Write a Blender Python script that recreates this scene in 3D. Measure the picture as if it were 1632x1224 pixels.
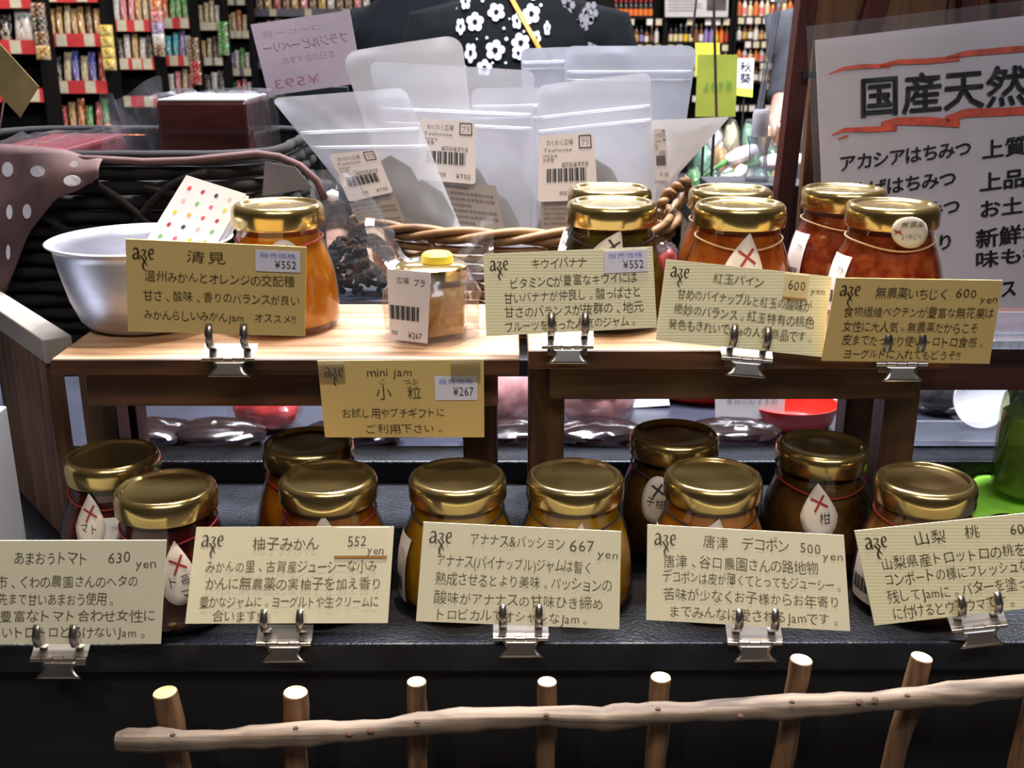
import bpy, bmesh, math, random
from mathutils import Vector, Matrix, noise
R = math.radians
rnd = random.Random(11)
sc = bpy.context.scene
COL = sc.collection
for _o in list(bpy.data.objects):
    bpy.data.objects.remove(_o)

# ------------------------------------------------------------------ camera, world, light
H = 1.35                      # eye height
FPX = 1750.0                  # focal length in pixels of the 1632 x 1224 frame
PITCH = R(18)
cam_d = bpy.data.cameras.new('camera')
cam_d.sensor_fit = 'HORIZONTAL'
cam_d.sensor_width = 36
cam_d.lens = 36 * FPX / 1632
cam_d.clip_start = 0.02
cam_d.dof.use_dof = True
cam_d.dof.focus_distance = 0.67
cam_d.dof.aperture_fstop = 22
cam = bpy.data.objects.new('camera', cam_d)
COL.objects.link(cam)
cam.location = (0, 0, H)
cam.rotation_euler = (R(90) - PITCH, 0, 0)
sc.camera = cam

w = bpy.data.worlds.new('shop_air')
sc.world = w
w.use_nodes = True
w.node_tree.nodes['Background'].inputs[0].default_value = (0.9, 0.85, 0.8, 1)
w.node_tree.nodes['Background'].inputs[1].default_value = 0.06

def lamp(kind, name, loc, target, power, col, size=0.05, spot=60, blend=0.4, size_y=None):
    d = bpy.data.lights.new(name, kind)
    d.energy = power
    d.color = col
    if kind == 'AREA':
        d.shape = 'RECTANGLE' if size_y else 'SQUARE'
        d.size = size
        if size_y:
            d.size_y = size_y
    else:
        d.shadow_soft_size = size
    if kind == 'SPOT':
        d.spot_size = R(spot)
        d.spot_blend = blend
    o = bpy.data.objects.new(name, d)
    COL.objects.link(o)
    o.location = loc
    o.rotation_euler = (Vector(target) - Vector(loc)).to_track_quat('-Z', 'Y').to_euler()
    return o

WARM = (1.0, 0.82, 0.60)
COOL = (0.86, 0.90, 1.0)
lamp('SPOT', 'ceiling_spot', (0.10, 0.74, 2.75), (0.0, 0.56, 1.0), 115, WARM, 0.035, 37, 0.5)
lamp('SPOT', 'ceiling_spot', (-0.45, -0.55, 2.75), (-0.02, 0.50, 1.02), 40, WARM, 0.04, 27, 0.6)
lamp('AREA', 'ceiling_tube_light', (0.1, 1.32, 2.80), (0.1, 1.36, 0), 215, COOL, 1.6, size_y=0.35)
lamp('AREA', 'ceiling_tube_light', (0.5, -0.75, 2.80), (0.3, 0.9, 1.1), 22, COOL, 1.6, size_y=0.35)  # unseen tube added on the camera side to brighten poster and pink sign
lamp('AREA', 'ceiling_tube_light', (0.6, 3.9, 2.80), (0.6, 3.9, 0), 95, COOL, 3.2, size_y=0.35)
lamp('AREA', 'ceiling_tube_light', (1.6, 6.9, 2.80), (1.6, 8.6, 1.0), 92, (1, .93, .86), 3.2, size_y=0.35)
lamp('AREA', 'ceiling_tube_light', (-1.6, 3.6, 2.80), (-2.0, 5.2, 1.0), 48, (1, .88, .76), 2.4, size_y=0.35)
sc.view_settings.view_transform = 'Standard'
sc.view_settings.look = 'None'
sc.view_settings.gamma = 1
sc.view_settings.use_curve_mapping = False
sc.view_settings.exposure = -0.2
sc.cycles.transparent_max_bounces = 24

# ------------------------------------------------------------------ pixel -> place
CP, SP = math.cos(PITCH), math.sin(PITCH)
def ray(px, py):
    u = (px - 816) / FPX
    v = (612 - py) / FPX
    return Vector((u, CP + v * SP, -SP + v * CP))
EYE = Vector((0, 0, H))
def at_y(px, py, Y):
    d = ray(px, py)
    return EYE + d * (Y / d.y)
def at_z(px, py, Zz):
    d = ray(px, py)
    return EYE + d * ((Zz - H) / d.z)
def at_plane(px, py, p, n):
    d = ray(px, py)
    return EYE + d * ((p - EYE).dot(n) / d.dot(n))

# ------------------------------------------------------------------ materials
def lin(c):
    return c / 12.92 if c <= 0.04045 else ((c + 0.055) / 1.055) ** 2.4
def rgb(r, g, b):
    return (lin(r / 255), lin(g / 255), lin(b / 255), 1)
MATS = {}
def base_mat(name):
    m = bpy.data.materials.new(name)
    m.use_nodes = True
    nt = m.node_tree
    return m, nt, nt.nodes['Principled BSDF'], nt.nodes['Material Output']
def pm(name, col, rough=0.5, metal=0.0, amp=0.12, scale=30.0, bump=0.0, coat=0.0, spec=0.5, stretch=(1, 1, 1), bscale=None):
    """procedural principled material: colour with noise variation and optional bump"""
    if name in MATS:
        return MATS[name]
    m, nt, p, out = base_mat(name)
    tc = nt.nodes.new('ShaderNodeTexCoord')
    mp = nt.nodes.new('ShaderNodeMapping')
    mp.inputs['Scale'].default_value = stretch
    nt.links.new(tc.outputs['Object'], mp.inputs[0])
    nz = nt.nodes.new('ShaderNodeTexNoise')
    nz.inputs['Scale'].default_value = scale
    nz.inputs['Detail'].default_value = 4
    nt.links.new(mp.outputs[0], nz.inputs['Vector'])
    rp = nt.nodes.new('ShaderNodeValToRGB')
    a, b = 1 - amp * 1.6, 1 + amp * 1.2
    rp.color_ramp.elements[0].color = (col[0] * a, col[1] * a, col[2] * a, 1)
    rp.color_ramp.elements[1].color = (min(1, col[0] * b), min(1, col[1] * b), min(1, col[2] * b), 1)
    rp.color_ramp.elements[0].position = 0.3
    rp.color_ramp.elements[1].position = 0.7
    nt.links.new(nz.outputs[0], rp.inputs[0])
    nt.links.new(rp.outputs[0], p.inputs['Base Color'])
    p.inputs['Roughness'].default_value = rough
    p.inputs['Metallic'].default_value = metal
    p.inputs['Specular IOR Level'].default_value = spec
    p.inputs['Coat Weight'].default_value = coat
    if bump:
        nb = nt.nodes.new('ShaderNodeTexNoise')
        nb.inputs['Scale'].default_value = bscale or scale * 2
        nt.links.new(mp.outputs[0], nb.inputs['Vector'])
        bn = nt.nodes.new('ShaderNodeBump')
        bn.inputs['Strength'].default_value = bump
        bn.inputs['Distance'].default_value = 0.002
        nt.links.new(nb.outputs[0], bn.inputs['Height'])
        nt.links.new(bn.outputs[0], p.inputs['Normal'])
    MATS[name] = m
    return m
def wood(name, dark, light, axis='x', scale=1.0, rough=0.55, bump=0.25):
    if name in MATS:
        return MATS[name]
    m, nt, p, out = base_mat(name)
    tc = nt.nodes.new('ShaderNodeTexCoord')
    mp = nt.nodes.new('ShaderNodeMapping')
    s = {'x': (8, 160, 160), 'y': (160, 8, 160), 'z': (160, 160, 8)}[axis]
    mp.inputs['Scale'].default_value = tuple(v * scale for v in s)
    nt.links.new(tc.outputs['Object'], mp.inputs[0])
    nz = nt.nodes.new('ShaderNodeTexNoise')
    nz.inputs['Scale'].default_value = 1.0
    nz.inputs['Detail'].default_value = 6
    nz.inputs['Distortion'].default_value = 0.6
    nt.links.new(mp.outputs[0], nz.inputs['Vector'])
    n2 = nt.nodes.new('ShaderNodeTexNoise')
    n2.inputs['Scale'].default_value = 14
    nt.links.new(tc.outputs['Object'], n2.inputs['Vector'])
    mx = nt.nodes.new('ShaderNodeMath')
    mx.operation = 'MULTIPLY_ADD'
    mx.inputs[1].default_value = 0.45
    nt.links.new(n2.outputs[0], mx.inputs[0])
    nt.links.new(nz.outputs[0], mx.inputs[2])
    rp = nt.nodes.new('ShaderNodeValToRGB')
    rp.color_ramp.elements[0].color = dark
    rp.color_ramp.elements[1].color = light
    rp.color_ramp.elements[0].position = 0.5
    rp.color_ramp.elements[1].position = 0.92
    nt.links.new(mx.outputs[0], rp.inputs[0])
    nt.links.new(rp.outputs[0], p.inputs['Base Color'])
    p.inputs['Roughness'].default_value = rough
    bn = nt.nodes.new('ShaderNodeBump')
    bn.inputs['Strength'].default_value = bump
    bn.inputs['Distance'].default_value = 0.001
    nt.links.new(nz.outputs[0], bn.inputs['Height'])
    nt.links.new(bn.outputs[0], p.inputs['Normal'])
    MATS[name] = m
    return m
def film(name, tint=(1, 1, 1, 1), gloss=0.12, rough=0.08, haze=0.0, hazecol=(0.9, 0.93, 1, 1), trans=0.5, fk=0.6):
    """thin clear or frosted sheet: transparent, plus fresnel gloss, plus a share of diffuse and translucent haze"""
    if name in MATS:
        return MATS[name]
    m, nt, p, out = base_mat(name)
    nt.nodes.remove(p)
    tr = nt.nodes.new('ShaderNodeBsdfTransparent')
    tr.inputs[0].default_value = tint
    gl = nt.nodes.new('ShaderNodeBsdfGlossy')
    gl.inputs['Roughness'].default_value = rough
    cur = tr.outputs[0]
    if haze:
        df = nt.nodes.new('ShaderNodeBsdfDiffuse')
        df.inputs[0].default_value = hazecol
        tl = nt.nodes.new('ShaderNodeBsdfTranslucent')
        tl.inputs[0].default_value = hazecol
        m1 = nt.nodes.new('ShaderNodeMixShader')
        m1.inputs[0].default_value = trans
        nt.links.new(df.outputs[0], m1.inputs[1])
        nt.links.new(tl.outputs[0], m1.inputs[2])
        tc = nt.nodes.new('ShaderNodeTexCoord')
        nz = nt.nodes.new('ShaderNodeTexNoise')
        nz.inputs['Scale'].default_value = 25
        nt.links.new(tc.outputs['Object'], nz.inputs['Vector'])
        mr = nt.nodes.new('ShaderNodeMapRange')
        mr.inputs[3].default_value = haze - min(0.1, haze)
        mr.inputs[4].default_value = min(1, haze + min(0.1, haze))
        nt.links.new(nz.outputs[0], mr.inputs[0])
        m2 = nt.nodes.new('ShaderNodeMixShader')
        nt.links.new(mr.outputs[0], m2.inputs[0])
        nt.links.new(cur, m2.inputs[1])
        nt.links.new(m1.outputs[0], m2.inputs[2])
        cur = m2.outputs[0]
    lw = nt.nodes.new('ShaderNodeLayerWeight')
    lw.inputs[0].default_value = 0.25
    ma = nt.nodes.new('ShaderNodeMath')
    ma.operation = 'MULTIPLY_ADD'
    ma.inputs[1].default_value = fk
    ma.inputs[2].default_value = gloss
    ma.use_clamp = True
    nt.links.new(lw.outputs['Fresnel'], ma.inputs[0])
    m3 = nt.nodes.new('ShaderNodeMixShader')
    nt.links.new(ma.outputs[0], m3.inputs[0])
    nt.links.new(cur, m3.inputs[1])
    nt.links.new(gl.outputs[0], m3.inputs[2])
    nt.links.new(m3.outputs[0], out.inputs[0])
    MATS[name] = m
    return m
def jam_mat(name, col, col2, pulp=60):
    if name in MATS:
        return MATS[name]
    m, nt, p, out = base_mat(name)
    tc = nt.nodes.new('ShaderNodeTexCoord')
    nz = nt.nodes.new('ShaderNodeTexNoise')
    nz.inputs['Scale'].default_value = pulp
    nz.inputs['Detail'].default_value = 3
    nt.links.new(tc.outputs['Object'], nz.inputs['Vector'])
    rp = nt.nodes.new('ShaderNodeValToRGB')
    rp.color_ramp.elements[0].color = col
    rp.color_ramp.elements[1].color = col2
    rp.color_ramp.elements[0].position = 0.35
    rp.color_ramp.elements[1].position = 0.7
    nt.links.new(nz.outputs[0], rp.inputs[0])
    nt.links.new(rp.outputs[0], p.inputs['Base Color'])
    p.inputs['Roughness'].default_value = 0.25
    tl = nt.nodes.new('ShaderNodeBsdfTranslucent')
    nt.links.new(rp.outputs[0], tl.inputs[0])
    mx = nt.nodes.new('ShaderNodeMixShader')
    mx.inputs[0].default_value = 0.35
    nt.links.new(p.outputs[0], mx.inputs[1])
    nt.links.new(tl.outputs[0], mx.inputs[2])
    nt.links.new(mx.outputs[0], out.inputs[0])
    MATS[name] = m
    return m
def ridged_paper(name, col, ridges=1.0):
    """cream card stock with fine horizontal ribs"""
    if name in MATS:
        return MATS[name]
    m, nt, p, out = base_mat(name)
    tc = nt.nodes.new('ShaderNodeTexCoord')
    wv = nt.nodes.new('ShaderNodeTexWave')
    wv.wave_type = 'BANDS'
    wv.bands_direction = 'Z'
    wv.inputs['Scale'].default_value = 170
    wv.inputs['Distortion'].default_value = 0.4
    nt.links.new(tc.outputs['Object'], wv.inputs['Vector'])
    rp = nt.nodes.new('ShaderNodeValToRGB')
    k = 1 - 0.08 * ridges
    rp.color_ramp.elements[0].color = (col[0] * k, col[1] * k, col[2] * k * 0.93, 1)
    rp.color_ramp.elements[1].color = col
    nt.links.new(wv.outputs[0], rp.inputs[0])
    nt.links.new(rp.outputs[0], p.inputs['Base Color'])
    p.inputs['Roughness'].default_value = 0.8
    bn = nt.nodes.new('ShaderNodeBump')
    bn.inputs['Strength'].default_value = 0.15 * ridges
    bn.inputs['Distance'].default_value = 0.0003
    nt.links.new(wv.outputs[0], bn.inputs['Height'])
    nt.links.new(bn.outputs[0], p.inputs['Normal'])
    MATS[name] = m
    return m

# ------------------------------------------------------------------ mesh building
class MB:
    def __init__(s):
        s.v, s.f, s.m = [], [], []
    def add(s, vs, fs, mi=0):
        b = len(s.v)
        s.v += [tuple(v) for v in vs]
        s.f += [tuple(b + i for i in f) for f in fs]
        s.m += [mi] * len(fs)
        return s
    def box(s, x0, x1, y0, y1, z0, z1, mi=0):
        vs = [(x, y, z) for z in (z0, z1) for y in (y0, y1) for x in (x0, x1)]
        return s.add(vs, [(0, 2, 3, 1), (4, 5, 7, 6), (0, 1, 5, 4), (2, 6, 7, 3), (0, 4, 6, 2), (1, 3, 7, 5)], mi)
    def hexa(s, p, mi=0):
        """8 points: bottom ring 0-3, top ring 4-7"""
        return s.add(p, [(3, 2, 1, 0), (4, 5, 6, 7), (0, 1, 5, 4), (1, 2, 6, 5), (2, 3, 7, 6), (3, 0, 4, 7)], mi)
    def tube(s, pts, rad, n=8, mi=0, caps=True, capmi=None):
        pts = [Vector(p) for p in pts]
        if not hasattr(rad, '__len__'):
            rad = [rad] * len(pts)
        vs, fs = [], []
        prev = None
        for i, p in enumerate(pts):
            t = (pts[min(i + 1, len(pts) - 1)] - pts[max(i - 1, 0)]).normalized()
            if prev is None:
                a = t.orthogonal().normalized()
            else:
                a = (prev - t * prev.dot(t))
                a = a.normalized() if a.length > 1e-6 else t.orthogonal().normalized()
            prev = a
            b = t.cross(a)
            for k in range(n):
                an = 2 * math.pi * k / n
                vs.append(p + (a * math.cos(an) + b * math.sin(an)) * rad[i])
        for i in range(len(pts) - 1):
            for k in range(n):
                k2 = (k + 1) % n
                fs.append((i * n + k, i * n + k2, (i + 1) * n + k2, (i + 1) * n + k))
        s.add(vs, fs, mi)
        if caps:
            b = len(s.v) - len(vs)
            s.f.append(tuple(b + k for k in reversed(range(n))))
            s.f.append(tuple(b + (len(pts) - 1) * n + k for k in range(n)))
            s.m += [mi if capmi is None else capmi] * 2
        return s
    def lathe(s, prof, n=40, mi=0, c=(0, 0, 0), sx=1, sy=1, a0=0.0):
        vs, fs, rings = [], [], []
        for r, z in prof:
            if r < 1e-6:
                rings.append([len(vs)])
                vs.append((c[0], c[1], c[2] + z))
            else:
                rings.append(list(range(len(vs), len(vs) + n)))
                for k in range(n):
                    an = a0 + 2 * math.pi * k / n
                    vs.append((c[0] + sx * r * math.cos(an), c[1] + sy * r * math.sin(an), c[2] + z))
        for A, B in zip(rings, rings[1:]):
            for k in range(n):
                k2 = (k + 1) % n
                if len(A) == 1 and len(B) == 1:
                    continue
                if len(A) == 1:
                    fs.append((A[0], B[k2], B[k]))
                elif len(B) == 1:
                    fs.append((A[k], A[k2], B[0]))
                else:
                    fs.append((A[k], A[k2], B[k2], B[k]))
        return s.add(vs, fs, mi)
    def grid(s, nu, nv, fn, mi=0, flip=False):
        vs = [fn(i / nu, j / nv) for j in range(nv + 1) for i in range(nu + 1)]
        fs = []
        for j in range(nv):
            for i in range(nu):
                a = j * (nu + 1) + i
                q = (a, a + 1, a + nu + 2, a + nu + 1)
                fs.append(q[::-1] if flip else q)
        return s.add(vs, fs, mi)
    def poly(s, pts, thick, nrm, mi=0):
        """flat outline extruded back along -nrm"""
        n = len(pts)
        nrm = Vector(nrm)
        A = [Vector(p) for p in pts]
        B = [p - nrm * thick for p in A]
        fs = [tuple(range(n)), tuple(reversed(range(n, 2 * n)))]
        fs += [(i, n + i, n + (i + 1) % n, (i + 1) % n) for i in range(n)]
        return s.add(A + B, fs, mi)
    def build(s, name, mats, parent=None, smooth=None, bevel=0, off=None, loc=None, rot=None):
        me = bpy.data.meshes.new(name)
        vs = s.v if off is None else [(v[0] - off[0], v[1] - off[1], v[2] - off[2]) for v in s.v]
        me.from_pydata(vs, [], s.f)
        if not isinstance(mats, (list, tuple)):
            mats = [mats]
        for m in mats:
            me.materials.append(m)
        if len(mats) > 1:
            me.polygons.foreach_set('material_index', s.m)
        me.update()
        if smooth:
            me.shade_smooth()
            if smooth is not True:
                me.set_sharp_from_angle(angle=R(smooth))
        return link(name, me, parent, bevel, loc, rot)
def link(name, me, parent=None, bevel=0, loc=None, rot=None):
    o = bpy.data.objects.new(name, me)
    COL.objects.link(o)
    if parent is not None:
        o.parent = parent
    if loc is not None:
        o.location = loc
    if rot is not None:
        o.rotation_euler = rot
    if bevel:
        b = o.modifiers.new('bevel', 'BEVEL')
        b.width = bevel
        b.segments = 2
        b.limit_method = 'ANGLE'
    return o
def tag(o, label, cat, group=None):
    o['label'] = label
    o['category'] = cat
    if group:
        o['group'] = group
    return o
def thing(name, label, cat, loc=(0, 0, 0), rotz=0.0, group=None, rot=None):
    o = bpy.data.objects.new(name, None)
    COL.objects.link(o)
    o.empty_display_size = 0.02
    o.location = loc
    o.rotation_euler = rot if rot else (0, 0, rotz)
    return tag(o, label, cat, group)
def struct(o):
    o['kind'] = 'structure'
    return o
def copy_tree(o, parent=None):
    c = o.copy()
    COL.objects.link(c)
    if parent is not None:
        c.parent = parent
    for ch in list(o.children):
        copy_tree(ch, c)
    return c

# ------------------------------------------------------------------ lettering
GLY = {}
def prep_glyphs(chars, off=0.0, key='n'):
    objs = []
    for ch in sorted(set(chars)):
        if ch in ' \u3000' or (key, ch) in GLY:
            continue
        cu = bpy.data.curves.new('g', 'FONT')
        cu.body = ch
        cu.size = 1
        cu.resolution_u = 2
        cu.offset = off
        cu.dimensions = '2D'
        cu.fill_mode = 'FRONT'
        o = bpy.data.objects.new('g', cu)
        COL.objects.link(o)
        objs.append((ch, o, cu))
    dg = bpy.context.evaluated_depsgraph_get()
    dg.update()
    for ch, o, cu in objs:
        me = bpy.data.meshes.new_from_object(o.evaluated_get(dg))
        vs = [(v.co.x, v.co.y) for v in me.vertices]
        fs = [tuple(p.vertices) for p in me.polygons]
        if vs:
            x0 = min(v[0] for v in vs)
            x1 = max(v[0] for v in vs)
        else:
            x0 = x1 = 0
        GLY[(key, ch)] = (vs, fs, x0, x1)
        bpy.data.meshes.remove(me)
        bpy.data.objects.remove(o)
        bpy.data.curves.remove(cu)
def advance(ch, key):
    if ch == ' ':
        return 0.35
    if ch == '\u3000':
        return 1.0
    g = GLY[(key, ch)]
    if ord(ch) > 0x2000:
        return 1.0 if ord(ch) > 0x3100 else 0.92
    return g[3] - g[2] + 0.12
def write(mb, mp, text, s0, s1, base, h, key='n', jit=0.0, mi=0, slope=0.0):
    W = sum(advance(c, key) for c in text)
    kx = (s1 - s0) / max(W, 0.01)
    x = 0.0
    for ch in text:
        a = advance(ch, key)
        if ch not in ' \u3000':
            vs, fs, gx0, gx1 = GLY[(key, ch)]
            wide = ord(ch) > 0x2000
            ang = rnd.uniform(-1, 1) * jit
            sc_ = 1 + rnd.uniform(-1, 1) * jit * 0.9
            dy = rnd.uniform(-1, 1) * jit * 0.5
            out = []
            cx = (gx0 + gx1) / 2
            for gx, gy in vs:
                lx, ly = (gx - cx) * sc_, (gy - 0.38) * sc_
                lx, ly = lx * math.cos(ang) - ly * math.sin(ang), lx * math.sin(ang) + ly * math.cos(ang) + 0.38 + dy
                px = x + a / 2 + lx
                out.append(mp(s0 + px * kx, base + ly * h + slope * px * kx))
            mb.add(out, fs, mi)
        x += a
def ribbon(mb, mp, pts, wid, mi=0):
    """flat pen stroke through (s, t) points in mapper units already scaled, wid per point"""
    L = []
    for i, (a, b) in enumerate(pts):
        t = (Vector(pts[min(i + 1, len(pts) - 1)]) - Vector(pts[max(i - 1, 0)]))
        t = t.normalized() if t.length else Vector((1, 0))
        w_ = wid[i] if hasattr(wid, '__len__') else wid
        n = Vector((-t.y, t.x)) * w_ / 2
        L.append((a + n.x, b + n.y, a - n.x, b - n.y))
    vs = []
    for l in L:
        vs += [mp(l[0], l[1]), mp(l[2], l[3])]
    mb.add(vs, [(2 * i, 2 * i + 1, 2 * i + 3, 2 * i + 2) for i in range(len(L) - 1)], mi)
class Quad:
    """a flat rectangle-like sheet seen at four pixels (TL, TR, BR, BL), standing on a plane through p with a lean back and a yaw"""
    def __init__(s, px, p, lean=0.0, yaw=0.0):
        n = Vector((0, -math.cos(R(lean)), math.sin(R(lean))))
        n.rotate(Matrix.Rotation(R(yaw), 3, 'Z'))
        s.n = n
        tl, tr, br, bl = [at_plane(a, b, p, n) for a, b in px]
        s.tl, s.tr, s.br, s.bl = tl, tr, br, bl
        s.o = (bl + br) / 2
        s.w = ((tr - tl).length + (br - bl).length) / 2
        s.h = ((tl - bl).length + (tr - br).length) / 2
    def at(s, a, b, off=0.0):
        q = (s.bl * (1 - a) + s.br * a) * (1 - b) + (s.tl * (1 - a) + s.tr * a) * b
        return q + s.n * off - s.o
    def mapper(s, off=0.0004):
        return lambda a, b: s.at(a, b, off)
    def sheet(s, name, mat, parent, thick=0.0008, a=(0, 1), b=(0, 1), off=0.0, bow=0.0, nu=1):
        mb = MB()
        def fn(sg):
            return lambda u, v: s.at(a[0] + (a[1] - a[0]) * u, b[0] + (b[1] - b[0]) * v, off + sg + bow * math.sin(math.pi * u))
        A, B = fn(0), fn(-thick)
        pts = [B(0, 0), B(1, 0), A(1, 0), A(0, 0), B(0, 1), B(1, 1), A(1, 1), A(0, 1)]
        mb.hexa([pts[3], pts[2], pts[1], pts[0], pts[7], pts[6], pts[5], pts[4]])
        return mb.build(name, mat, parent)
def rounded(x0, x1, y0, y1, r, n=4, corners=(1, 1, 1, 1)):
    """outline of a rounded rectangle, counter-clockwise; corners: bl, br, tr, tl"""
    out = []
    for k, (cx, cy, a0) in enumerate(((x0 + r, y0 + r, 180), (x1 - r, y0 + r, 270), (x1 - r, y1 - r, 0), (x0 + r, y1 - r, 90))):
        if corners[k]:
            for i in range(n + 1):
                a = R(a0 + 90 * i / n)
                out.append((cx + r * math.cos(a), cy + r * math.sin(a)))
        else:
            out.append(((x0, y0), (x1, y0), (x1, y1), (x0, y1))[k])
    return out
# ------------------------------------------------------------------ words on the cards
CARDS = {
 'kiyomi': [('清見', .33, .56, .79, .15), ('温州みかんとオレンジの交配種', .10, .94, .57, .13), ('甘さ、酸味、香りのバランスが良い', .09, .97, .36, .13), ('みかんらしいみかんJam\u3000オススメ!!', .09, .95, .15, .12)],
 'kiwi': [('キウイバナナ', .28, .61, .80, .14), ('ビタミンCが豊富なキウイには', .15, .90, .58, .15), ('甘いバナナが仲良し。酸っぱさと', .11, .92, .40, .15), ('甘さのバランスが抜群の、地元', .11, .93, .22, .15), ('フルーツを使った人気のジャム。', .11, .89, .05, .14)],
 'apple': [('紅玉パイン', .29, .60, .79, .14), ('600', .74, .85, .79, .17), ('yen', .88, .97, .77, .12), ('甘めのパイナップルと紅玉の酸味が', .09, .90, .55, .15), ('絶妙のバランス。紅玉特有の桃色', .08, .93, .36, .15), ('発色もきれいでazeの人気商品です。', .06, .94, .17, .15)],
 'fig': [('無農薬いちじく', .25, .69, .78, .14), ('600', .73, .86, .79, .15), ('yen', .88, .99, .74, .12), ('食物繊維ペクチンが豊富な無花果は', .08, .98, .56, .14), ('女性に大人気。無農薬だからこそ', .09, .90, .38, .14), ('皮までたっぷり使いトロトロ食感。', .10, .96, .21, .14), ('ヨーグルトに入れてもどうぞ!!', .12, .82, .05, .13)],
 'mini': [('mini jam', .29, .57, .80, .15), ('こ\u3000\u3000つぶ', .36, .60, .70, .08), ('小\u3000粒', .34, .62, .52, .19), ('お試し用やプチギフトに', .12, .76, .27, .14), ('ご利用下さい。', .26, .76, .07, .13)],
 'tomato': [('あまおうトマト', .29, .64, .78, .14), ('630', .73, .84, .79, .15), ('yen', .86, .96, .74, .12), ('糸島市、くわの農園さんのヘタの', .10, .88, .56, .13), ('先まで甘いあまおう使用。', .22, .78, .39, .13), ('栄養豊富なトマト合わせ女性に', .10, .97, .23, .13), ('うれしいトロトロとろけないJam。', .08, .94, .07, .13)],
 'yuzu': [('柚子みかん', .29, .63, .77, .15), ('552', .77, .87, .80, .15), ('yen', .87, .96, .72, .12), ('みかんの里、古賀産ジューシーな小み', .07, .93, .54, .14), ('かんに無農薬の実柚子を加え香り', .08, .96, .36, .14), ('豊かなジャムに。ヨーグルトや生クリームに', .06, .95, .18, .13), ('合います!!', .13, .38, .03, .13)],
 'pine': [('アナナス&パッション', .24, .72, .80, .14), ('667', .74, .87, .78, .16), ('yen', .88, .99, .72, .12), ('アナナス(パイナップル)ジャムは暫く', .08, .86, .57, .14), ('熟成させるとより美味。パッションの', .08, .96, .39, .14), ('酸味がアナナスの甘味ひき締め', .08, .92, .20, .14), ('トロピカルでオシャレなJam。', .09, .86, .04, .13)],
 'dekopon': [('唐津\u3000デコポン', .28, .72, .80, .15), ('500', .77, .88, .79, .15), ('yen', .88, .99, .73, .12), ('唐津、谷口農園さんの路地物', .08, .86, .58, .15), ('デコポンは皮が薄くてとってもジューシー。', .08, .98, .42, .14), ('苦味が少なくお子様からお年寄り', .08, .96, .24, .14), ('までみんなに愛されるJamです。', .11, .96, .06, .14)],
 'peach': [('山梨\u3000桃', .27, .60, .80, .16), ('600', .74, .85, .79, .15), ('yen', .87, .97, .72, .12), ('山梨県産トロットロの桃をコト', .09, .92, .57, .15), ('コンポートの様にフレッシュな果肉を', .09, .97, .40, .15), ('残してJamに。バターを塗ったパン', .09, .95, .22, .15), ('に付けるとウマウマです。', .10, .72, .05, .15)],
}
POSTER_BIG = '国産天然はちみつ'
POSTER = ['アカシアはちみつ', 'れんげはちみつ', 'みかんはちみつ', '巣みつ入り', '上質の香り', '上品な甘さ', 'お土産に', '新鮮なはちみつ', '味も香りも', 'ジュース']
LABEL = ['わくわく広場', 'Teahouse', 'miya', 'お茶屋', '福岡県福津市産', '税抜', '¥700', '¥267', 'プラ', '名称ほうじ茶原材料名茶国産内容量']
MISC = 'ブラジルピーベリーコーヒー豆¥593 秋葵 販売価格¥552¥267いちじく清見キウイ紅玉パイン柚子デコポン柑桃苺トマト無農薬あまおう本日のおすすめ 0123456789 aze よもぎ茶 調味料コーナー'
prep_glyphs(''.join(''.join(t[0] for t in c) for c in CARDS.values()) + ''.join(LABEL) + MISC, -0.007, 'n')
prep_glyphs(POSTER_BIG + ''.join(POSTER) + '¥0123456789秋葵', 0.009, 'b')

# ------------------------------------------------------------------ common materials
M_ink = pm('ink', rgb(66, 50, 36), 0.6, amp=0.2, scale=200)
M_ink2 = pm('pencil_ink', rgb(98, 88, 74), 0.7, amp=0.2, scale=200)
M_inkb = pm('black_ink', rgb(24, 22, 24), 0.5, amp=0.1)
M_inkp = pm('pale_ink', rgb(150, 120, 150), 0.7, amp=0.2)
M_inkr = pm('red_ink', rgb(176, 60, 30), 0.5, amp=0.25, scale=120)
M_blue = pm('blue_ink', rgb(112, 138, 214), 0.6)
M_green = pm('green_ink', rgb(86, 150, 60), 0.6)
M_card = ridged_paper('ribbed_card', rgb(236, 228, 190), 1.0)
M_cardp = ridged_paper('plain_card', rgb(240, 232, 202), 0.15)
M_card_shade = ridged_paper('shaded_card', rgb(204, 176, 112), 0.15)  # card stock painted tan, the shade on the upright cards put into the paper
M_patch = pm('kraft_patch', rgb(226, 206, 150), 0.8, amp=0.05)
M_patche = pm('kraft_patch_edge', rgb(178, 132, 66), 0.8, amp=0.08)
M_white = pm('white_paper', rgb(236, 232, 232), 0.7, amp=0.03)
M_lab = pm('sticker_paper', rgb(222, 214, 212), 0.6, amp=0.03)
M_pstk = pm('price_sticker', rgb(218, 214, 226), 0.6, amp=0.03)
M_steel = pm('clip_steel', rgb(190, 182, 174), 0.26, 0.96, amp=0.05, scale=80)
M_gold = pm('gold_lid', rgb(200, 174, 114), 0.19, 0.95, amp=0.10, scale=45)
M_glass = film('jar_glass', (1, 1, 1, 1), 0.05, 0.03)
M_cello = film('cellophane', (0.97, 0.96, 0.97, 1), 0.05, 0.10, haze=0.04, fk=0.35)
M_black = pm('black_paint', rgb(21, 24, 31), 0.45, amp=0.45, scale=60, bump=0.35, bscale=400)
M_blackw = wood('black_board', rgb(5, 4, 5), rgb(17, 14, 14), 'x', 0.6, 0.75)
M_stool = wood('stool_wood', rgb(46, 28, 17), rgb(96, 62, 38), 'x', 0.8, 0.42)
M_stoolt = wood('stool_top_wood', rgb(126, 94, 68), rgb(200, 164, 130), 'x', 0.7, 0.45)
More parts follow.
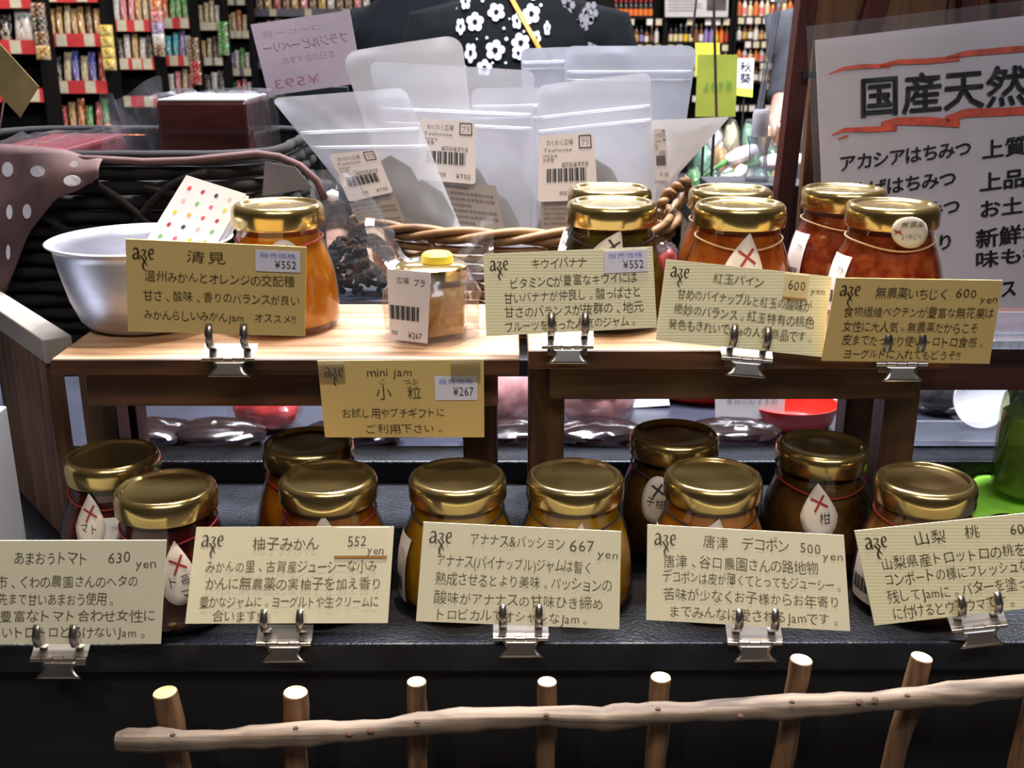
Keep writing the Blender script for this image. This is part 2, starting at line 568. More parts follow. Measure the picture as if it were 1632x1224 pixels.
M_stoolz = wood('stool_leg_wood', rgb(46, 28, 16), rgb(92, 60, 34), 'z', 0.8, 0.45)
M_redw = wood('red_brown_wood', rgb(34, 10, 8), rgb(72, 24, 16), 'x', 0.8, 0.8)
M_panel = wood('brown_panel', rgb(52, 32, 20), rgb(110, 78, 52), 'z', 0.8, 0.55)
M_bark = wood('bark', rgb(62, 48, 38), rgb(146, 126, 106), 'x', 1.0, 0.75, 0.7)
M_barkz = wood('bark_upright', rgb(66, 44, 28), rgb(142, 104, 68), 'z', 1.0, 0.7, 0.6)
M_cut = pm('cut_wood', rgb(236, 206, 150), 0.7, amp=0.14, scale=160)
M_knot = pm('knot', rgb(70, 40, 24), 0.8)

# ------------------------------------------------------------------ the room
zS, zT, zP, zM = H - 0.185, H - 0.330, H - 0.245, H - 0.47
M_floor = pm('floor_tile', rgb(120, 112, 104), 0.35, amp=0.1, scale=3)
M_wall = pm('shop_wall', rgb(70, 60, 54), 0.8, amp=0.1, scale=2)
M_ceil = pm('ceiling_paint', rgb(200, 190, 178), 0.9, amp=0.05, scale=2)
struct(MB().box(-5, 5, -2.6, 10.2, -0.05, 0).build('floor', M_floor))
struct(MB().box(-5, 5, -2.6, 10.2, 3.0, 3.05).build('ceiling', M_ceil))
struct(MB().box(-5.05, -5, -2.6, 10.2, 0, 3.0).build('wall_left', M_wall))
struct(MB().box(5, 5.05, -2.6, 10.2, 0, 3.0).build('wall_right', M_wall))
struct(MB().box(-5, 5, 10.15, 10.2, 0, 3.0).build('wall_back', M_wall))
struct(MB().box(-5, 5, -2.6, -2.55, 0, 3.0).build('wall_front', M_wall))

# ------------------------------------------------------------------ black display stand
t = thing('display_stand', 'black painted wooden display stand carrying the jam jars behind the branch fence', 'stand', (0, 0.55, 0))
MB().hexa([(-.95, .538, zT - .018), (.95, .547, zT - .018), (.95, .772, zT - .018), (-.95, .772, zT - .018), (-.95, .538, zT), (.95, .547, zT), (.95, .772, zT), (-.95, .772, zT)]).build('top_board', M_black, t, bevel=0.0012, off=(0, 0.55, 0))
MB().box(-0.95, 0.95, 0.772, 0.806, zT - 0.03, zT + 0.0175).build('back_rail', M_black, t, bevel=0.0015, off=(0, 0.55, 0))
for k in range(5):
    z1 = zT - 0.0185 - k * 0.2
    MB().box(-0.95, 0.95, 0.549, 0.567, z1 - 0.1985, z1).build('front_plank', M_blackw, t, bevel=0.001, off=(0, 0.55, 0))
for sx in (-1, 1):
    MB().box(sx * 0.93 - 0.02, sx * 0.93 + 0.02, 0.57, 0.80, 0, zT - 0.02).build('side_board', M_blackw, t, off=(0, 0.55, 0))

# ------------------------------------------------------------------ wooden step stools
def stool(label, x0, x1, yf, yb, ztop, legs, apron_in=0.013, mats=(M_stoolt, M_stool, M_stoolz), th=0.010, ap=0.024, zb=zT, name='step_stool', lw=0.022, legf=0.0):
    o = ((x0 + x1) / 2, (yf + yb) / 2, zb)
    t = thing(name, label, 'stool', o)
    # top plank with a darker stained front edge
    MB().box(x0, x1, yf + 0.0012, yb, ztop - th, ztop).build('top_plank', mats[0], t, bevel=0.0015, off=o)
    MB().box(x0, x1, yf, yf + 0.0012, ztop - th, ztop - 0.0006).build('edge_band', mats[1], t, bevel=0.0005, off=o)
    MB().box(x0 + apron_in, x1 - apron_in, yf + apron_in, yf + apron_in + 0.012, ztop - th - ap, ztop - th).build('apron', mats[1], t, bevel=0.001, off=o)
    MB().box(x0 + apron_in, x1 - apron_in, yb - 0.022, yb - 0.010, ztop - th - ap, ztop - th).build('apron', mats[1], t, bevel=0.001, off=o)
    for lx in legs:
        for ly in (yf + apron_in + 0.0125 + legf, min(yb - 0.0225, 0.770) - lw):
            MB().box(lx - lw / 2, lx + lw / 2, ly, ly + lw, zb + 0.0004, ztop - th).build('leg', mats[2], t, bevel=0.001, off=o)
    return t
stool('wooden step stool carrying the bowl and the orange jam jar', at_z(80, 572, zS).x, at_z(828, 572, zS).x, 0.617, 0.752, zS, (-0.268, -0.021), legf=0.030)
stool('wooden step stool carrying the kiwi, apple and fig jams', at_z(842, 560, zS).x, 0.265, 0.6356, 0.782, zS, (0.0225, 0.2485), th=0.012)
stool('low dark red-brown bench beside the fig jam card', 0.272, 0.75, 0.70, 0.803, H - 0.200, (0.70,), 0.0, (M_redw, M_redw, M_redw), 0.012, 0.020, name='red_brown_bench')

# ------------------------------------------------------------------ branch fence
FY = 0.514
t = thing('branch_fence', 'low rustic fence of peeled branches nailed in front of the black stand', 'fence', (0, FY, zT - 0.3))
o = (0, FY, zT - 0.3)
railpx = [(188, 1181), (250, 1180), (330, 1179), (420, 1174), (520, 1168), (600, 1161), (690, 1152), (780, 1146), (870, 1139), (960, 1146), (1040, 1137), (1130, 1131), (1240, 1128), (1340, 1122), (1440, 1112), (1540, 1105), (1640, 1092), (1740, 1084), (1850, 1075)]
# one smooth line through the rail
pts = [at_y(a, b, FY - 0.011) for a, b in railpx]
fine = []
for i in range(len(pts) - 1):
    for k in range(4):
        f = k / 4
        p = pts[i].lerp(pts[i + 1], f)
        p.z += 0.0006 * math.sin(i * 2.1 + f * 4)
        fine.append(p)
rad = [0.0060 + 0.0007 * math.sin(i * 0.55) + 0.0004 * math.sin(i * 1.7 + 1) for i in range(len(fine))]
rad[0] *= 0.8
MB().tube(fine, rad, 12).build('rail', M_bark, t, 60, off=o)
for a, b in ((556, 1168), (590, 1163), (1370, 1117), (1395, 1114), (1180, 1139)):
    c = at_y(a, b, FY - 0.0168)
    MB().lathe([(0, 0.0008), (0.0014, 0.0004), (0.002, -0.0006)], 8, c=tuple(c)).build('bark_knot', M_knot, t, True, off=o)
for (ax, ay), (bx, by), r in (((263, 1104), (300, 1300), 20), ((471, 1104), (472, 1300), 19.5), ((664, 1087), (668, 1300), 16), ((872, 1087), (868, 1300), 16), ((1053, 1080), (1040, 1300), 16.5), ((1277, 1052), (1232, 1300), 16.5), ((1469, 1048), (1400, 1300), 17.5), ((1668, 1035), (1606, 1300), 17)):
    A, B = at_y(ax, ay, FY + 0.003), at_y(bx, by, FY + 0.003)
    r = r * 0.615 / FPX
    n = 9
    ps = [A.lerp(B, i / n) + Vector((0.0005 * math.sin(i * 1.3 + ax), 0, 0)) * (i > 0) for i in range(n + 1)]
    # extend down to the fence foot
    ps.append(ps[-1] + (B - A) * 0.9)
    rr = [r * (1 + 0.05 * math.sin(i * 1.1 + ax)) for i in range(len(ps))]
    st = MB().tube(ps, rr, 12).build('stake', M_barkz, t, 50, off=o)
    ce = MB()
    d = (A - B).normalized()
    a_ = d.orthogonal().normalized()
    b_ = d.cross(a_)
    ring = [A + d * 0.0004 + (a_ * math.cos(k * math.pi / 8) + b_ * math.sin(k * math.pi / 8)) * rr[0] * 0.93 for k in range(16)]
    ce.add(ring, [tuple(range(16))])
    ce.build('cut_end', M_cut, st, off=o)
    nb = at_y(ax + (bx - ax) * 0.33, 1172 - (ax - 263) * 0.052, FY - 0.0175)
    MB().lathe([(0.0016, 0), (0.0012, 0.0008), (0, 0.001)], 8, c=tuple(nb)).build('nail', M_knot, t, off=o)

# ------------------------------------------------------------------ spring clips
def clip(px, py, Y, label, tilt=0.0, dark=False):
    c = at_y(px, py, Y)
    t = thing('card_clip', label, 'clip', c, group='steel card clips on the shelf edges', rot=(0, R(tilt), 0))
    m = M_steel
    MB().hexa([(-.0155, .0, .0008), (.0155, .0, .0008), (.0155, .0085, .0062), (-.0155, .0085, .0062), (-.0155, -.0004, .0016), (.0155, -.0004, .0016), (.0155, .0081, .0070), (-.0155, .0081, .0070)]).build('jaw_plate', m, t)
    for k in range(5):
        MB().tube([(-.0155 + k * .0062, -.0006, .0002 * (k % 2)), (-.0155 + k * .0062 + .0058, -.0006, .0002 * (k % 2))], .0015, 10).build('hinge_knuckle', m, t, 40)
    # flared lever below the hinge
    lv = MB()
    def lever(u, v):
        hw = .0070 + .0060 * v ** 2.2 + .004 * (1 - v) ** 4
        return (hw * (2 * u - 1), -.0012 - .0035 * v, -.0010 - .0085 * v)
    lv.grid(8, 6, lever)
    lo = lv.build('lever', m, t, True)
    so = lo.modifiers.new('s', 'SOLIDIFY')
    so.thickness = .0006
    for sx in (-1, 1):
        st = MB()
        path = [(.0070, .0052), (.0030, .0050), (-.0006, .0072), (-.0026, .0115), (-.0028, .0155), (-.0010, .0195), (.0004, .0212)]
        vs, fs = [], []
        for k, (y, z) in enumerate(path):
            wv = .0022 if k < 5 else .0019
            for dx in (-wv, wv):
                vs.append((sx * .0100 + dx, y, z))
        fs = [(2 * k, 2 * k + 1, 2 * k + 3, 2 * k + 2) for k in range(len(path) - 1)]
        st.add(vs, fs)
        so_ = st.build('strap', m, t, True)
        sm = so_.modifiers.new('s', 'SOLIDIFY')
        sm.thickness = .0007
    MB().box(-.012, .012, .0045, .0075, -.007, .0045).build('back_jaw', M_black if dark else m, t)
    return t

# ------------------------------------------------------------------ hand-written jam cards
def logo(mb, q, s0, t0, hgt):
    """the maker's mark: an a and an e around a long-tailed z"""
    mp = q.mapper()
    k = hgt * q.h / q.w
    def m2(a, b):
        return mp(s0 + a * k, t0 + b * hgt)
    def st(pts, wd):
        ribbon(mb, m2, pts, wd)
    st([(.12, .80), (.25, .92), (.40, .90), (.47, .74), (.47, .30), (.52, .18), (.60, .20)], [.03, .10, .12, .14, .14, .10, .03])
    st([(.46, .62), (.25, .55), (.12, .40), (.15, .24), (.28, .18), (.46, .34)], [.03, .07, .12, .13, .10, .04])
    st([(.66, .76), (.80, .84), (.97, .78), (.90, .58), (.80, .46), (.95, .42), (1.02, .20)], [.03, .07, .12, .10, .05, .08, .10])
    st([(.62, .42), (.78, .22), (.90, .02), (1.02, -.18), (1.10, -.30)], [.12, .11, .10, .07, .02])
    st([(1.05, .30), (.86, .02), (.76, -.25), (.80, -.48), (.94, -.58)], [.06, .10, .13, .10, .03])
    st([(1.18, .54), (1.34, .56), (1.50, .66), (1.44, .88), (1.30, .90), (1.20, .70), (1.20, .42), (1.32, .20), (1.52, .24)], [.03, .06, .09, .12, .06, .12, .13, .11, .03])
def card(key, px, clip_px, Y, lean, mat, label, sticker=None, patch=None, with_logo=True, bow=0.0, thick=0.0008):
    p = at_y(clip_px[0], clip_px[1], Y)
    q = Quad(px, p, lean)
    t = thing('jam_card', label, 'card', q.o, group='hand-written jam cards')
    q.sheet('paper', mat, t, thick)
    mb = MB()
    if patch:
        a0, a1, b0, b1, kind = patch
        q.sheet('price_patch', M_patch if mat is not M_cardp else M_cardp, t, 0.0004, (a0, a1), (b0, b1), 0.0005)
        q.sheet('patch_edge', M_patche, t, 0.0003, (a0, a1), (b0 - 0.03, b0), 0.0006)
    mp = q.mapper(0.0009 if patch else 0.0004)
    for s, a, b, base, h in CARDS[key]:
        write(mb, mp, s, a, b, base, h, jit=0.10, slope=0.0)
    if with_logo:
        logo(mb, q, .030, .77, .155)
    mb.build('handwriting', M_ink2 if mat is M_cardp else M_ink, t)
    if sticker:
        a0, a1, b0, b1, txt = sticker
        s = q.sheet('price_sticker', M_pstk, t, 0.0003, (a0, a1), (b0, b1), 0.0006)
        pr = MB()
        mq = q.mapper(0.0009)
        wd, hd = a1 - a0, b1 - b0
        write(pr, mq, '販売価格', a0 + .10 * wd, a0 + .9 * wd, b0 + .68 * hd, .26 * hd, mi=0)
        write(pr, mq, txt, a0 + .42 * wd, a0 + .92 * wd, b0 + .18 * hd, .52 * hd, mi=1)
        pr.build('sticker_print', [M_blue, M_inkb], s)
    return t, q
YL = 0.5425
lower = [
 ('tomato', [(-75, 862), (265, 861), (256, 1026), (-80, 1027)], (95, 1050), 8, M_cardp, 'cream card reading 630 yen before the dark red jam jars', None, None),
 ('yuzu', [(313, 840), (628, 839), (618, 993), (295, 994)], (453, 1025), 20, M_cardp, 'bright cream card with a 552 yen patch on the black ledge', None, (.71, .975, .70, .99, 1)),
 ('pine', [(675, 832), (990, 847), (987, 1003), (663, 990)], (830, 1017), 15, M_cardp, 'cream card reading 667 yen before the two golden jam jars', None, None),
 ('dekopon', [(1032, 836), (1345, 853), (1355, 1006), (1030, 988)], (1203, 1024), 17, M_cardp, 'cream card reading 500 yen between the 667 yen and peach cards', None, None),
 ('peach', [(1362, 846), (1690, 812), (1712, 961), (1394, 997)], (1560, 1000), 15, M_card, 'tilted ribbed cream card for peach jam beside the green bottle', None, None),
]
words_ = {'tomato': 'under the card before the dark red jars', 'yuzu': 'under the card with the 552 yen patch', 'pine': 'under the card before the golden jars', 'dekopon': 'under the card before the large white drop tag', 'peach': 'under the tilted peach card',
          'kiyomi': 'under the tan-shaded card before the bowl', 'kiwi': 'under the kiwi banana card', 'apple': 'under the 600 yen ribbed apple card', 'fig': 'under the tan-shaded fig card'}
for key, px, cp, lean, mat, lab, stk, pat in lower:
    bx = (px[2][1] + px[3][1]) / 2 - 4
    card(key, px, (cp[0], bx), YL - (.0105 if key == 'tomato' else 0), lean, mat, lab, stk, pat)
    clip(cp[0], cp[1], 0.5405 - (.0105 if key == 'tomato' else 0), 'silver two-strap card clip ' + words_[key] + ' on the ledge', -7 if key == 'peach' else 0)
YU = 0.6105
card('kiyomi', [(200, 381), (488, 394), (486, 536), (204, 528)], (365, 532), YU, -4, M_card_shade, 'card with shade painted tan and a 552 yen sticker before the metal bowl', (.72, .97, .72, .95, '¥552'))
clip(365, 572, 0.6098, 'dark reflecting card clip ' + words_['kiyomi'], 0, True)
YU2 = 0.6295
card('kiwi', [(770, 405), (1040, 393), (1047, 522), (775, 536)], (905, 530), YU2, 9, M_card, 'ribbed cream card with a 552 yen sticker before the kiwi jam', (.71, .965, .70, .97, '¥552'))
clip(905, 552, 0.6285, 'silver two-strap card clip ' + words_['kiwi'])
card('apple', [(1062, 413), (1326, 441), (1310, 569), (1045, 542)], (1190, 558), YU2, 9, M_card, 'tilted ribbed cream card with a 600 yen patch before the apple jam', None, (.72, .865, .70, .98, 1))
clip(1190, 573, 0.6285, 'silver two-strap card clip ' + words_['apple'], 5)
card('fig', [(1333, 443), (1598, 447), (1577, 580), (1309, 575)], (1437, 577), YU2 - 0.004, -5, M_card_shade, 'card with shade painted tan, reading 600 yen before the fig jam')
clip(1437, 580, 0.6255, 'card clip ' + words_['fig'])
tm, qm = card('mini', [(506, 575), (771, 573), (772, 697), (518, 697)], (640, 600), 0.6150, 0, M_card_shade, 'mini jam card taped to the front of the wooden step stool', (.70, .96, .49, .80, '¥267'))
M_tape = film('clear_tape', (0.98, 0.97, 0.93, 1), 0.06, 0.15, haze=0.06, hazecol=(0.95, 0.92, 0.85, 1))
for a, b in ((.0, .16), (.80, .98)):
    qm.sheet('tape', M_tape, tm, 0.0002, (a, b), (.72, 1.02), 0.0010)
# ------------------------------------------------------------------ jam jars
GLASS = [(0.0, 0.0012), (0.024, 0.0008), (0.0300, 0.0), (0.0335, 0.0012), (0.0356, 0.0050), (0.0362, 0.0120), (0.0360, 0.0230), (0.0348, 0.0340), (0.0325, 0.0430), (0.0296, 0.0510), (0.0272, 0.0570), (0.0262, 0.0610), (0.0262, 0.0680)]
def rad_at(z, prof=GLASS):
    for (r0, z0), (r1, z1) in zip(prof[3:], prof[4:]):
        if z0 <= z <= z1:
            return r0 + (r1 - r0) * (z - z0) / (z1 - z0)
    return 0.0290 if z > 0.064 else prof[4][0]
LID = [(0.0268, 0.0662), (0.0284, 0.0655), (0.0290, 0.0668), (0.0290, 0.0738), (0.0287, 0.0762), (0.0278, 0.0782), (0.0264, 0.0794), (0.0252, 0.0797), (0.0240, 0.0790), (0.0232, 0.0779), (0.0226, 0.0776), (0.012, 0.0779), (0, 0.0780)]
JAM = [(0.0, 0.0030), (0.0290, 0.0030), (0.0335, 0.0052), (0.0346, 0.012), (0.0344, 0.023), (0.0332, 0.034), (0.0309, 0.043), (0.0280, 0.051), (0.0256, 0.057), (0.0248, 0.0615), (0.0, 0.0618)]
me_glass = MB().lathe(GLASS, 40).build('glass', M_glass, smooth=50)
me_lid = MB().lathe(LID, 48).build('lid', M_gold, smooth=50)
me_jam = MB().lathe(JAM, 36).build('jam', M_gold, smooth=50)
D_glass, D_lid, D_jam = me_glass.data, me_lid.data, me_jam.data
for o_ in (me_glass, me_lid, me_jam):
    bpy.data.objects.remove(o_)
JM = {
 'orange': jam_mat('jam_orange', rgb(196, 112, 12), rgb(232, 160, 26), 50),
 'kiwi': jam_mat('jam_kiwi', rgb(66, 54, 14), rgb(120, 98, 30), 90),
 'apple': jam_mat('jam_apple', rgb(164, 72, 18), rgb(216, 126, 44), 70),
 'fig': jam_mat('jam_fig', rgb(140, 44, 18), rgb(204, 110, 54), 110),
 'tomato': jam_mat('jam_tomato', rgb(62, 10, 12), rgb(116, 24, 22), 90),
 'yuzu': jam_mat('jam_yuzu', rgb(176, 92, 12), rgb(220, 140, 30), 80),
 'pine': jam_mat('jam_pine', rgb(186, 128, 14), rgb(224, 176, 40), 70),
 'deko': jam_mat('jam_deko', rgb(192, 104, 14), rgb(232, 150, 34), 60),
 'peach': jam_mat('jam_peach', rgb(150, 92, 30), rgb(196, 132, 58), 60),
 'brown': jam_mat('jam_brown', rgb(80, 54, 20), rgb(128, 90, 40), 80),
}
M_cordr = pm('red_cord', rgb(150, 34, 34), 0.7)
M_cordb = pm('dark_cord', rgb(34, 32, 44), 0.7)
M_cordt = pm('tan_cord', rgb(206, 172, 124), 0.7)
M_tagp = pm('tag_paper', rgb(212, 200, 186), 0.75, amp=0.05)
def jar_surface(th0, zc, off, roll=0.0, lidr=False):
    """map tangential (a, b) metres about a point on the jar to 3D; th0 from the camera-facing side, + to the right"""
    cr, sr = math.cos(roll), math.sin(roll)
    def mp(a, b):
        a2, b2 = a * cr - b * sr, a * sr + b * cr
        z = zc + b2
        r = (max(0.0296, rad_at(z)) if lidr else rad_at(z)) + off
        th = th0 + a2 / r
        return Vector((r * math.sin(th), -r * math.cos(th), z))
    return mp
def leaf_outline(wd, ht, kind='drop'):
    out = []
    n = 22
    for k in range(n):
        a = 2 * math.pi * k / n
        x, y = math.cos(a), math.sin(a)
        if kind == 'drop':      # pointed at the top
            x *= (1 - max(0, y)) ** 0.55 if y > 0 else 1
            y = y * (1.15 if y > 0 else 0.85)
        out.append((x * wd / 2, y * ht / 2))
    return out
def jar(label, x, y, z, jam, cord='r', tag_=None, side=None, rotz=0.0, sagdir=0.0):
    """tag_: (angle deg, height, width, length, roll deg, text, kind, on_lid)"""
    t = thing('jam_jar', label, 'jar', (x, y, z), 0.0, 'gold-lidded jam jars')
    link('glass', D_glass, t)
    dj = D_jam.copy()
    dj.materials.clear()
    dj.materials.append(JM[jam])
    link('jam', dj, t)
    link('lid', D_lid, t, rot=(0, 0, rnd.uniform(0, 6)))
    mc = {'r': M_cordr, 'b': M_cordb, 't': M_cordt}[cord]
    pts = []
    for k in range(41):
        a = 2 * math.pi * k / 40
        dip = 0.0045 * math.exp(-((a - math.pi - sagdir) / 0.9) ** 2)
        zz = 0.0585 - dip
        r = rad_at(zz) + 0.0006
        pts.append((-r * math.sin(a), r * math.cos(a), zz))
    MB().tube(pts, 0.00055, 6, caps=False).build('cord', mc, t, True)
    if tag_:
        an, zc, wd, ht, roll, txt, kind, onlid = tag_
        mp = jar_surface(R(an), zc, 0.0012, R(roll), onlid)
        ol = leaf_outline(wd, ht, kind)
        mb = MB()
        rings = [[(a * f, b * f) for a, b in ol] for f in (1.0, 0.66, 0.33)]
        vs, fs = [], []
        for rg in rings:
            vs += [mp(a, b) for a, b in rg]
        n = len(ol)
        for j in range(2):
            for k in range(n):
                k2 = (k + 1) % n
                fs.append((j * n + k, j * n + k2, (j + 1) * n + k2, (j + 1) * n + k))
        vs.append(mp(0, 0))
        for k in range(n):
            fs.append((2 * n + k, 2 * n + (k + 1) % n, 3 * n))
        mb.add(vs, fs)
        to = mb.build('paper_tag', M_tagp, t, True)
        sm = to.modifiers.new('s', 'SOLIDIFY')
        sm.thickness = 0.0004
        wr = MB()
        m2 = jar_surface(R(an), zc, 0.0018, R(roll), onlid)
        if onlid:
            write(wr, m2, txt[:3], -wd * .32, wd * .30, ht * .08, ht * .24, mi=0, jit=.1, slope=.25)
            write(wr, m2, txt[3:], -wd * .20, wd * .34, -ht * .28, ht * .22, mi=0, jit=.1, slope=.25)
        else:
            for k, ch in enumerate(txt):
                write(wr, m2, ch, wd * (.02 if k % 2 == 0 else -.30), wd * (.30 if k % 2 == 0 else -.02), -ht * (.10 + .22 * (k // 2)), ht * .20, mi=0, jit=.15)
        # crossed stitches of the cord near the tip
        sx_, sy_ = (-wd * .34, ht * -.18) if onlid else (0, 0)
        kk = .5 if onlid else 1
        ribbon(wr, m2, [(sx_ - wd * .20 * kk, sy_ + ht * .30 * kk), (sx_ + wd * .24 * kk, sy_ + ht * .16 * kk)], wd * .06 * kk, 1)
        ribbon(wr, m2, [(sx_ - wd * .10 * kk, sy_ + ht * .08 * kk), (sx_ + wd * .14 * kk, sy_ + ht * .36 * kk)], wd * .06 * kk, 1)
        wr.build('tag_writing', [M_inkb, M_cordr if cord == 't' else mc], to)
    if side:
        an, z0, z1, wd = side
        mp = jar_surface(R(an), (z0 + z1) / 2, 0.0010)
        mb = MB()
        mb.grid(6, 6, lambda u, v: mp((u - .5) * wd, (v - .5) * (z1 - z0)))
        so = mb.build('price_label', M_lab, t, True)
        wr = MB()
        m2 = jar_surface(R(an), (z0 + z1) / 2, 0.0014)
        hh = z1 - z0
        write(wr, m2, 'プラ', wd * .05, wd * .38, hh * .20, hh * .13)
        for k in range(14):
            xk = -wd * .4 + wd * .8 * k / 14
            ribbon(wr, m2, [(xk, -hh * .12), (xk, -hh * .34)], wd * (.02 + .03 * (k * 7 % 3) / 2))
        wr.build('label_print', M_inkb, so)
    return t
def jx(px, py, zlid, Y=None):
    """jar base from the pixel of its lid-top centre"""
    if Y is None:
        p = at_z(px, py, zlid)
        return p.x, p.y
    p = at_y(px, py, Y)
    return p.x, p.y
hL = 0.078
# upper row on the stools
def up(px, py, *a, **k):
    x, y = jx(px, py, zS + hL)
    return jar(a[0], x, y, zS + .0004, *a[1:], **k)
up(442, 328, 'jar of bright orange jam with a round tag beside the metal bowl', 'orange', 'r', (16, .0490, .020, .024, 0, '清見', 'round', False), None)
up(975, 325, 'jar of dark olive kiwi jam with a black cord', 'kiwi', 'b', (-8, .0500, .020, .030, -26, 'キウ', 'drop', False), (-88, .025, .052, .018))
up(972, 302, 'gold-lidded jar hidden behind the kiwi jam jar', 'kiwi', 'b', None, (-80, .02, .05, .018))
up(1180, 327, 'jar of amber apple jam with a pointed tag on a tan cord', 'apple', 't', (-4, .0410, .026, .042, -8, '紅玉', 'drop', False))
up(1165, 304, 'jar of amber jam half hidden behind the apple jam jar', 'apple', 't')
up(1423, 328, 'jar of red-brown fig jam with a round written tag over its lid', 'fig', 't', (4, .0660, .024, .019, -12, '無農薬いちじく', 'round', True), (-78, .012, .048, .02))
up(1345, 303, 'jar of red-brown jam with a side label behind the fig jam jar', 'fig', 't', (20, .0560, .020, .026, 50, '無いち', 'drop', False), (-72, .012, .050, .018))
# lower row on the black stand
def lo(px, py, *a, **k):
    x, y = jx(px, py, zT + hL)
    return jar(a[0], x, y, zT + .0004, *a[1:], **k)
lo(264, 779, 'jar of dark red jam with a hanging drop tag behind the 630 yen card', 'tomato', 'r', (22, .0370, .021, .036, 0, '苺トマ', 'drop', False))
lo(178, 727, 'jar of dark red jam behind its twin beside the brown panel', 'tomato', 'r', (-10, .0450, .020, .034, 4, 'トマ', 'drop', False), (12, .025, .050, .010))
lo(523, 762, 'jar of orange jam with a red stitched tag behind the 552 yen patch card', 'yuzu', 'r', (2, .0470, .020, .034, 0, '柚子', 'drop', False))
lo(491, 706, 'jar in the shade of the stool behind the orange yuzu jar', 'yuzu', 'r')
lo(729, 760, 'jar of golden jam with a wide oval tag behind the 667 yen card', 'pine', 'b', (28, .0450, .036, .022, 4, 'パイ', 'round', False), (-72, .006, .046, .02))
lo(917, 760, 'jar of golden jam with a small pointed tag behind the 667 yen card', 'pine', 'b', (0, .0430, .016, .032, -8, 'パイ', 'drop', False), (-70, .006, .046, .02))
lo(1137, 759, 'jar of orange jam with a red-crossed tag behind the 500 yen card', 'deko', 'b', (-10, .0450, .022, .032, -14, 'デコ', 'drop', False), (-76, .006, .048, .018))
lo(1075, 693, 'shaded brown jar with a white oval tag behind the 500 yen card', 'brown', 'b', (-26, .0440, .020, .030, 0, '柚子', 'round', False))
lo(1311, 711, 'brown jar with a large white drop tag below the apple jam stool', 'brown', 'r', (-14, .0440, .023, .034, 6, '柑', 'drop', False))
lo(1476, 766, 'jar of pale peach jam with a red-crossed tag beside the green bottle', 'peach', 'r', (-22, .0430, .020, .034, -10, '桃', 'drop', False), (-72, .006, .046, .02))

# ------------------------------------------------------------------ mini jar in cellophane
x, y = at_z(690, 530, zS).x, at_z(690, 530, zS).y
x, y = x, 0.672
t = thing('wrapped_mini_jar', 'small jar of golden jam wrapped in clear film with a yellow top', 'jar', (x, y, zS))
W = 0.0255
HEX = [(0, .002), (W * .94, .002), (W, .004), (W, .029), (W * .93, .034), (W * .82, .0365), (W * .80, .0395)]
MB().lathe(HEX, 6, a0=R(30)).build('glass', M_glass, t, 30)
MB().lathe([(0, .004), (W * .90, .004), (W * .92, .028), (W * .80, .033), (0, .033)], 6, a0=R(30)).build('jam', jam_mat('jam_mini', rgb(180, 122, 6), rgb(212, 156, 24), 80), t, 30)
MB().lathe([(W * .84, .0375), (W * .88, .038), (W * .88, .0445), (W * .80, .0462), (0, .0462)], 32).build('lid', M_gold, t, 40)
M_yel = pm('yellow_print', rgb(232, 210, 66), 0.5, amp=0.12, scale=120)
MB().lathe([(.0100, .0464), (.0098, .0510), (.0080, .0526), (0, .0526)], 14, c=(.004, 0, 0)).build('yellow_cap_paper', M_yel, t, 40)
cel = MB()
def crumple(seed, amp):
    return lambda p: noise.noise(Vector((p[0] * 120 + seed, p[1] * 120, p[2] * 120))) * amp
cr = crumple(3, .0026)
def film_body(u, v):
    a = 2 * math.pi * u
    r = W * 1.12 + .002 * math.cos(6 * a) * (v < .7)
    zz = .001 + .042 * v
    if v > .72:
        r *= 1 - .22 * (v - .72) / .28
    p = (r * math.cos(a), r * math.sin(a), zz)
    k = 1 + cr(p) / r
    return (p[0] * k, p[1] * k, zz)
cel.grid(36, 14, film_body)
def wing(x0, sgn):
    def f(u, v):
        xx = sgn * (.008 + .031 * u)
        zz = .038 + (.008 + .030 * u) * v + .004 * math.sin(7 * u + v * 3)
        yy = .010 * (v - .5) * (1 - u) + .004 * math.sin(9 * u + 4 * v + sgn) + .004 * math.sin(13 * v)
        return (xx, yy, zz)
    return f
cel.grid(12, 8, wing(0, 1))
cel.grid(12, 8, wing(0, -1))
co = cel.build('film_wrap', M_cello, t, 25)
q = Quad([(617, 428), (687, 434), (682, 547), (623, 540)], Vector((x, y - W * 1.12 - .003, zS + .02)), 2, -14)
lt = MB()
lab = MB()
pts = [q.at(a, b, 0.001) + q.o - Vector((x, y, zS)) for a, b in ((0, 0), (1, 0), (1, 1), (0, 1))]
lab.poly(pts, 0.0003, q.n)
lo_ = lab.build('price_label', M_lab, t)
mpz = lambda a, b: q.at(a, b, 0.0014) + q.o - Vector((x, y, zS))
write(lt, mpz, '広場', .22, .52, .82, .10)
write(lt, mpz, 'プラ', .62, .90, .80, .12)
write(lt, mpz, '¥267', .48, .86, .05, .12)
write(lt, mpz, '税抜', .05, .22, .08, .07)
for k in range(17):
    xk = .04 + .74 * k / 17
    ribbon(lt, mpz, [(xk, .30), (xk, .50)], .012 + .014 * (k * 5 % 3))
lt.build('label_print', M_inkb, lo_)

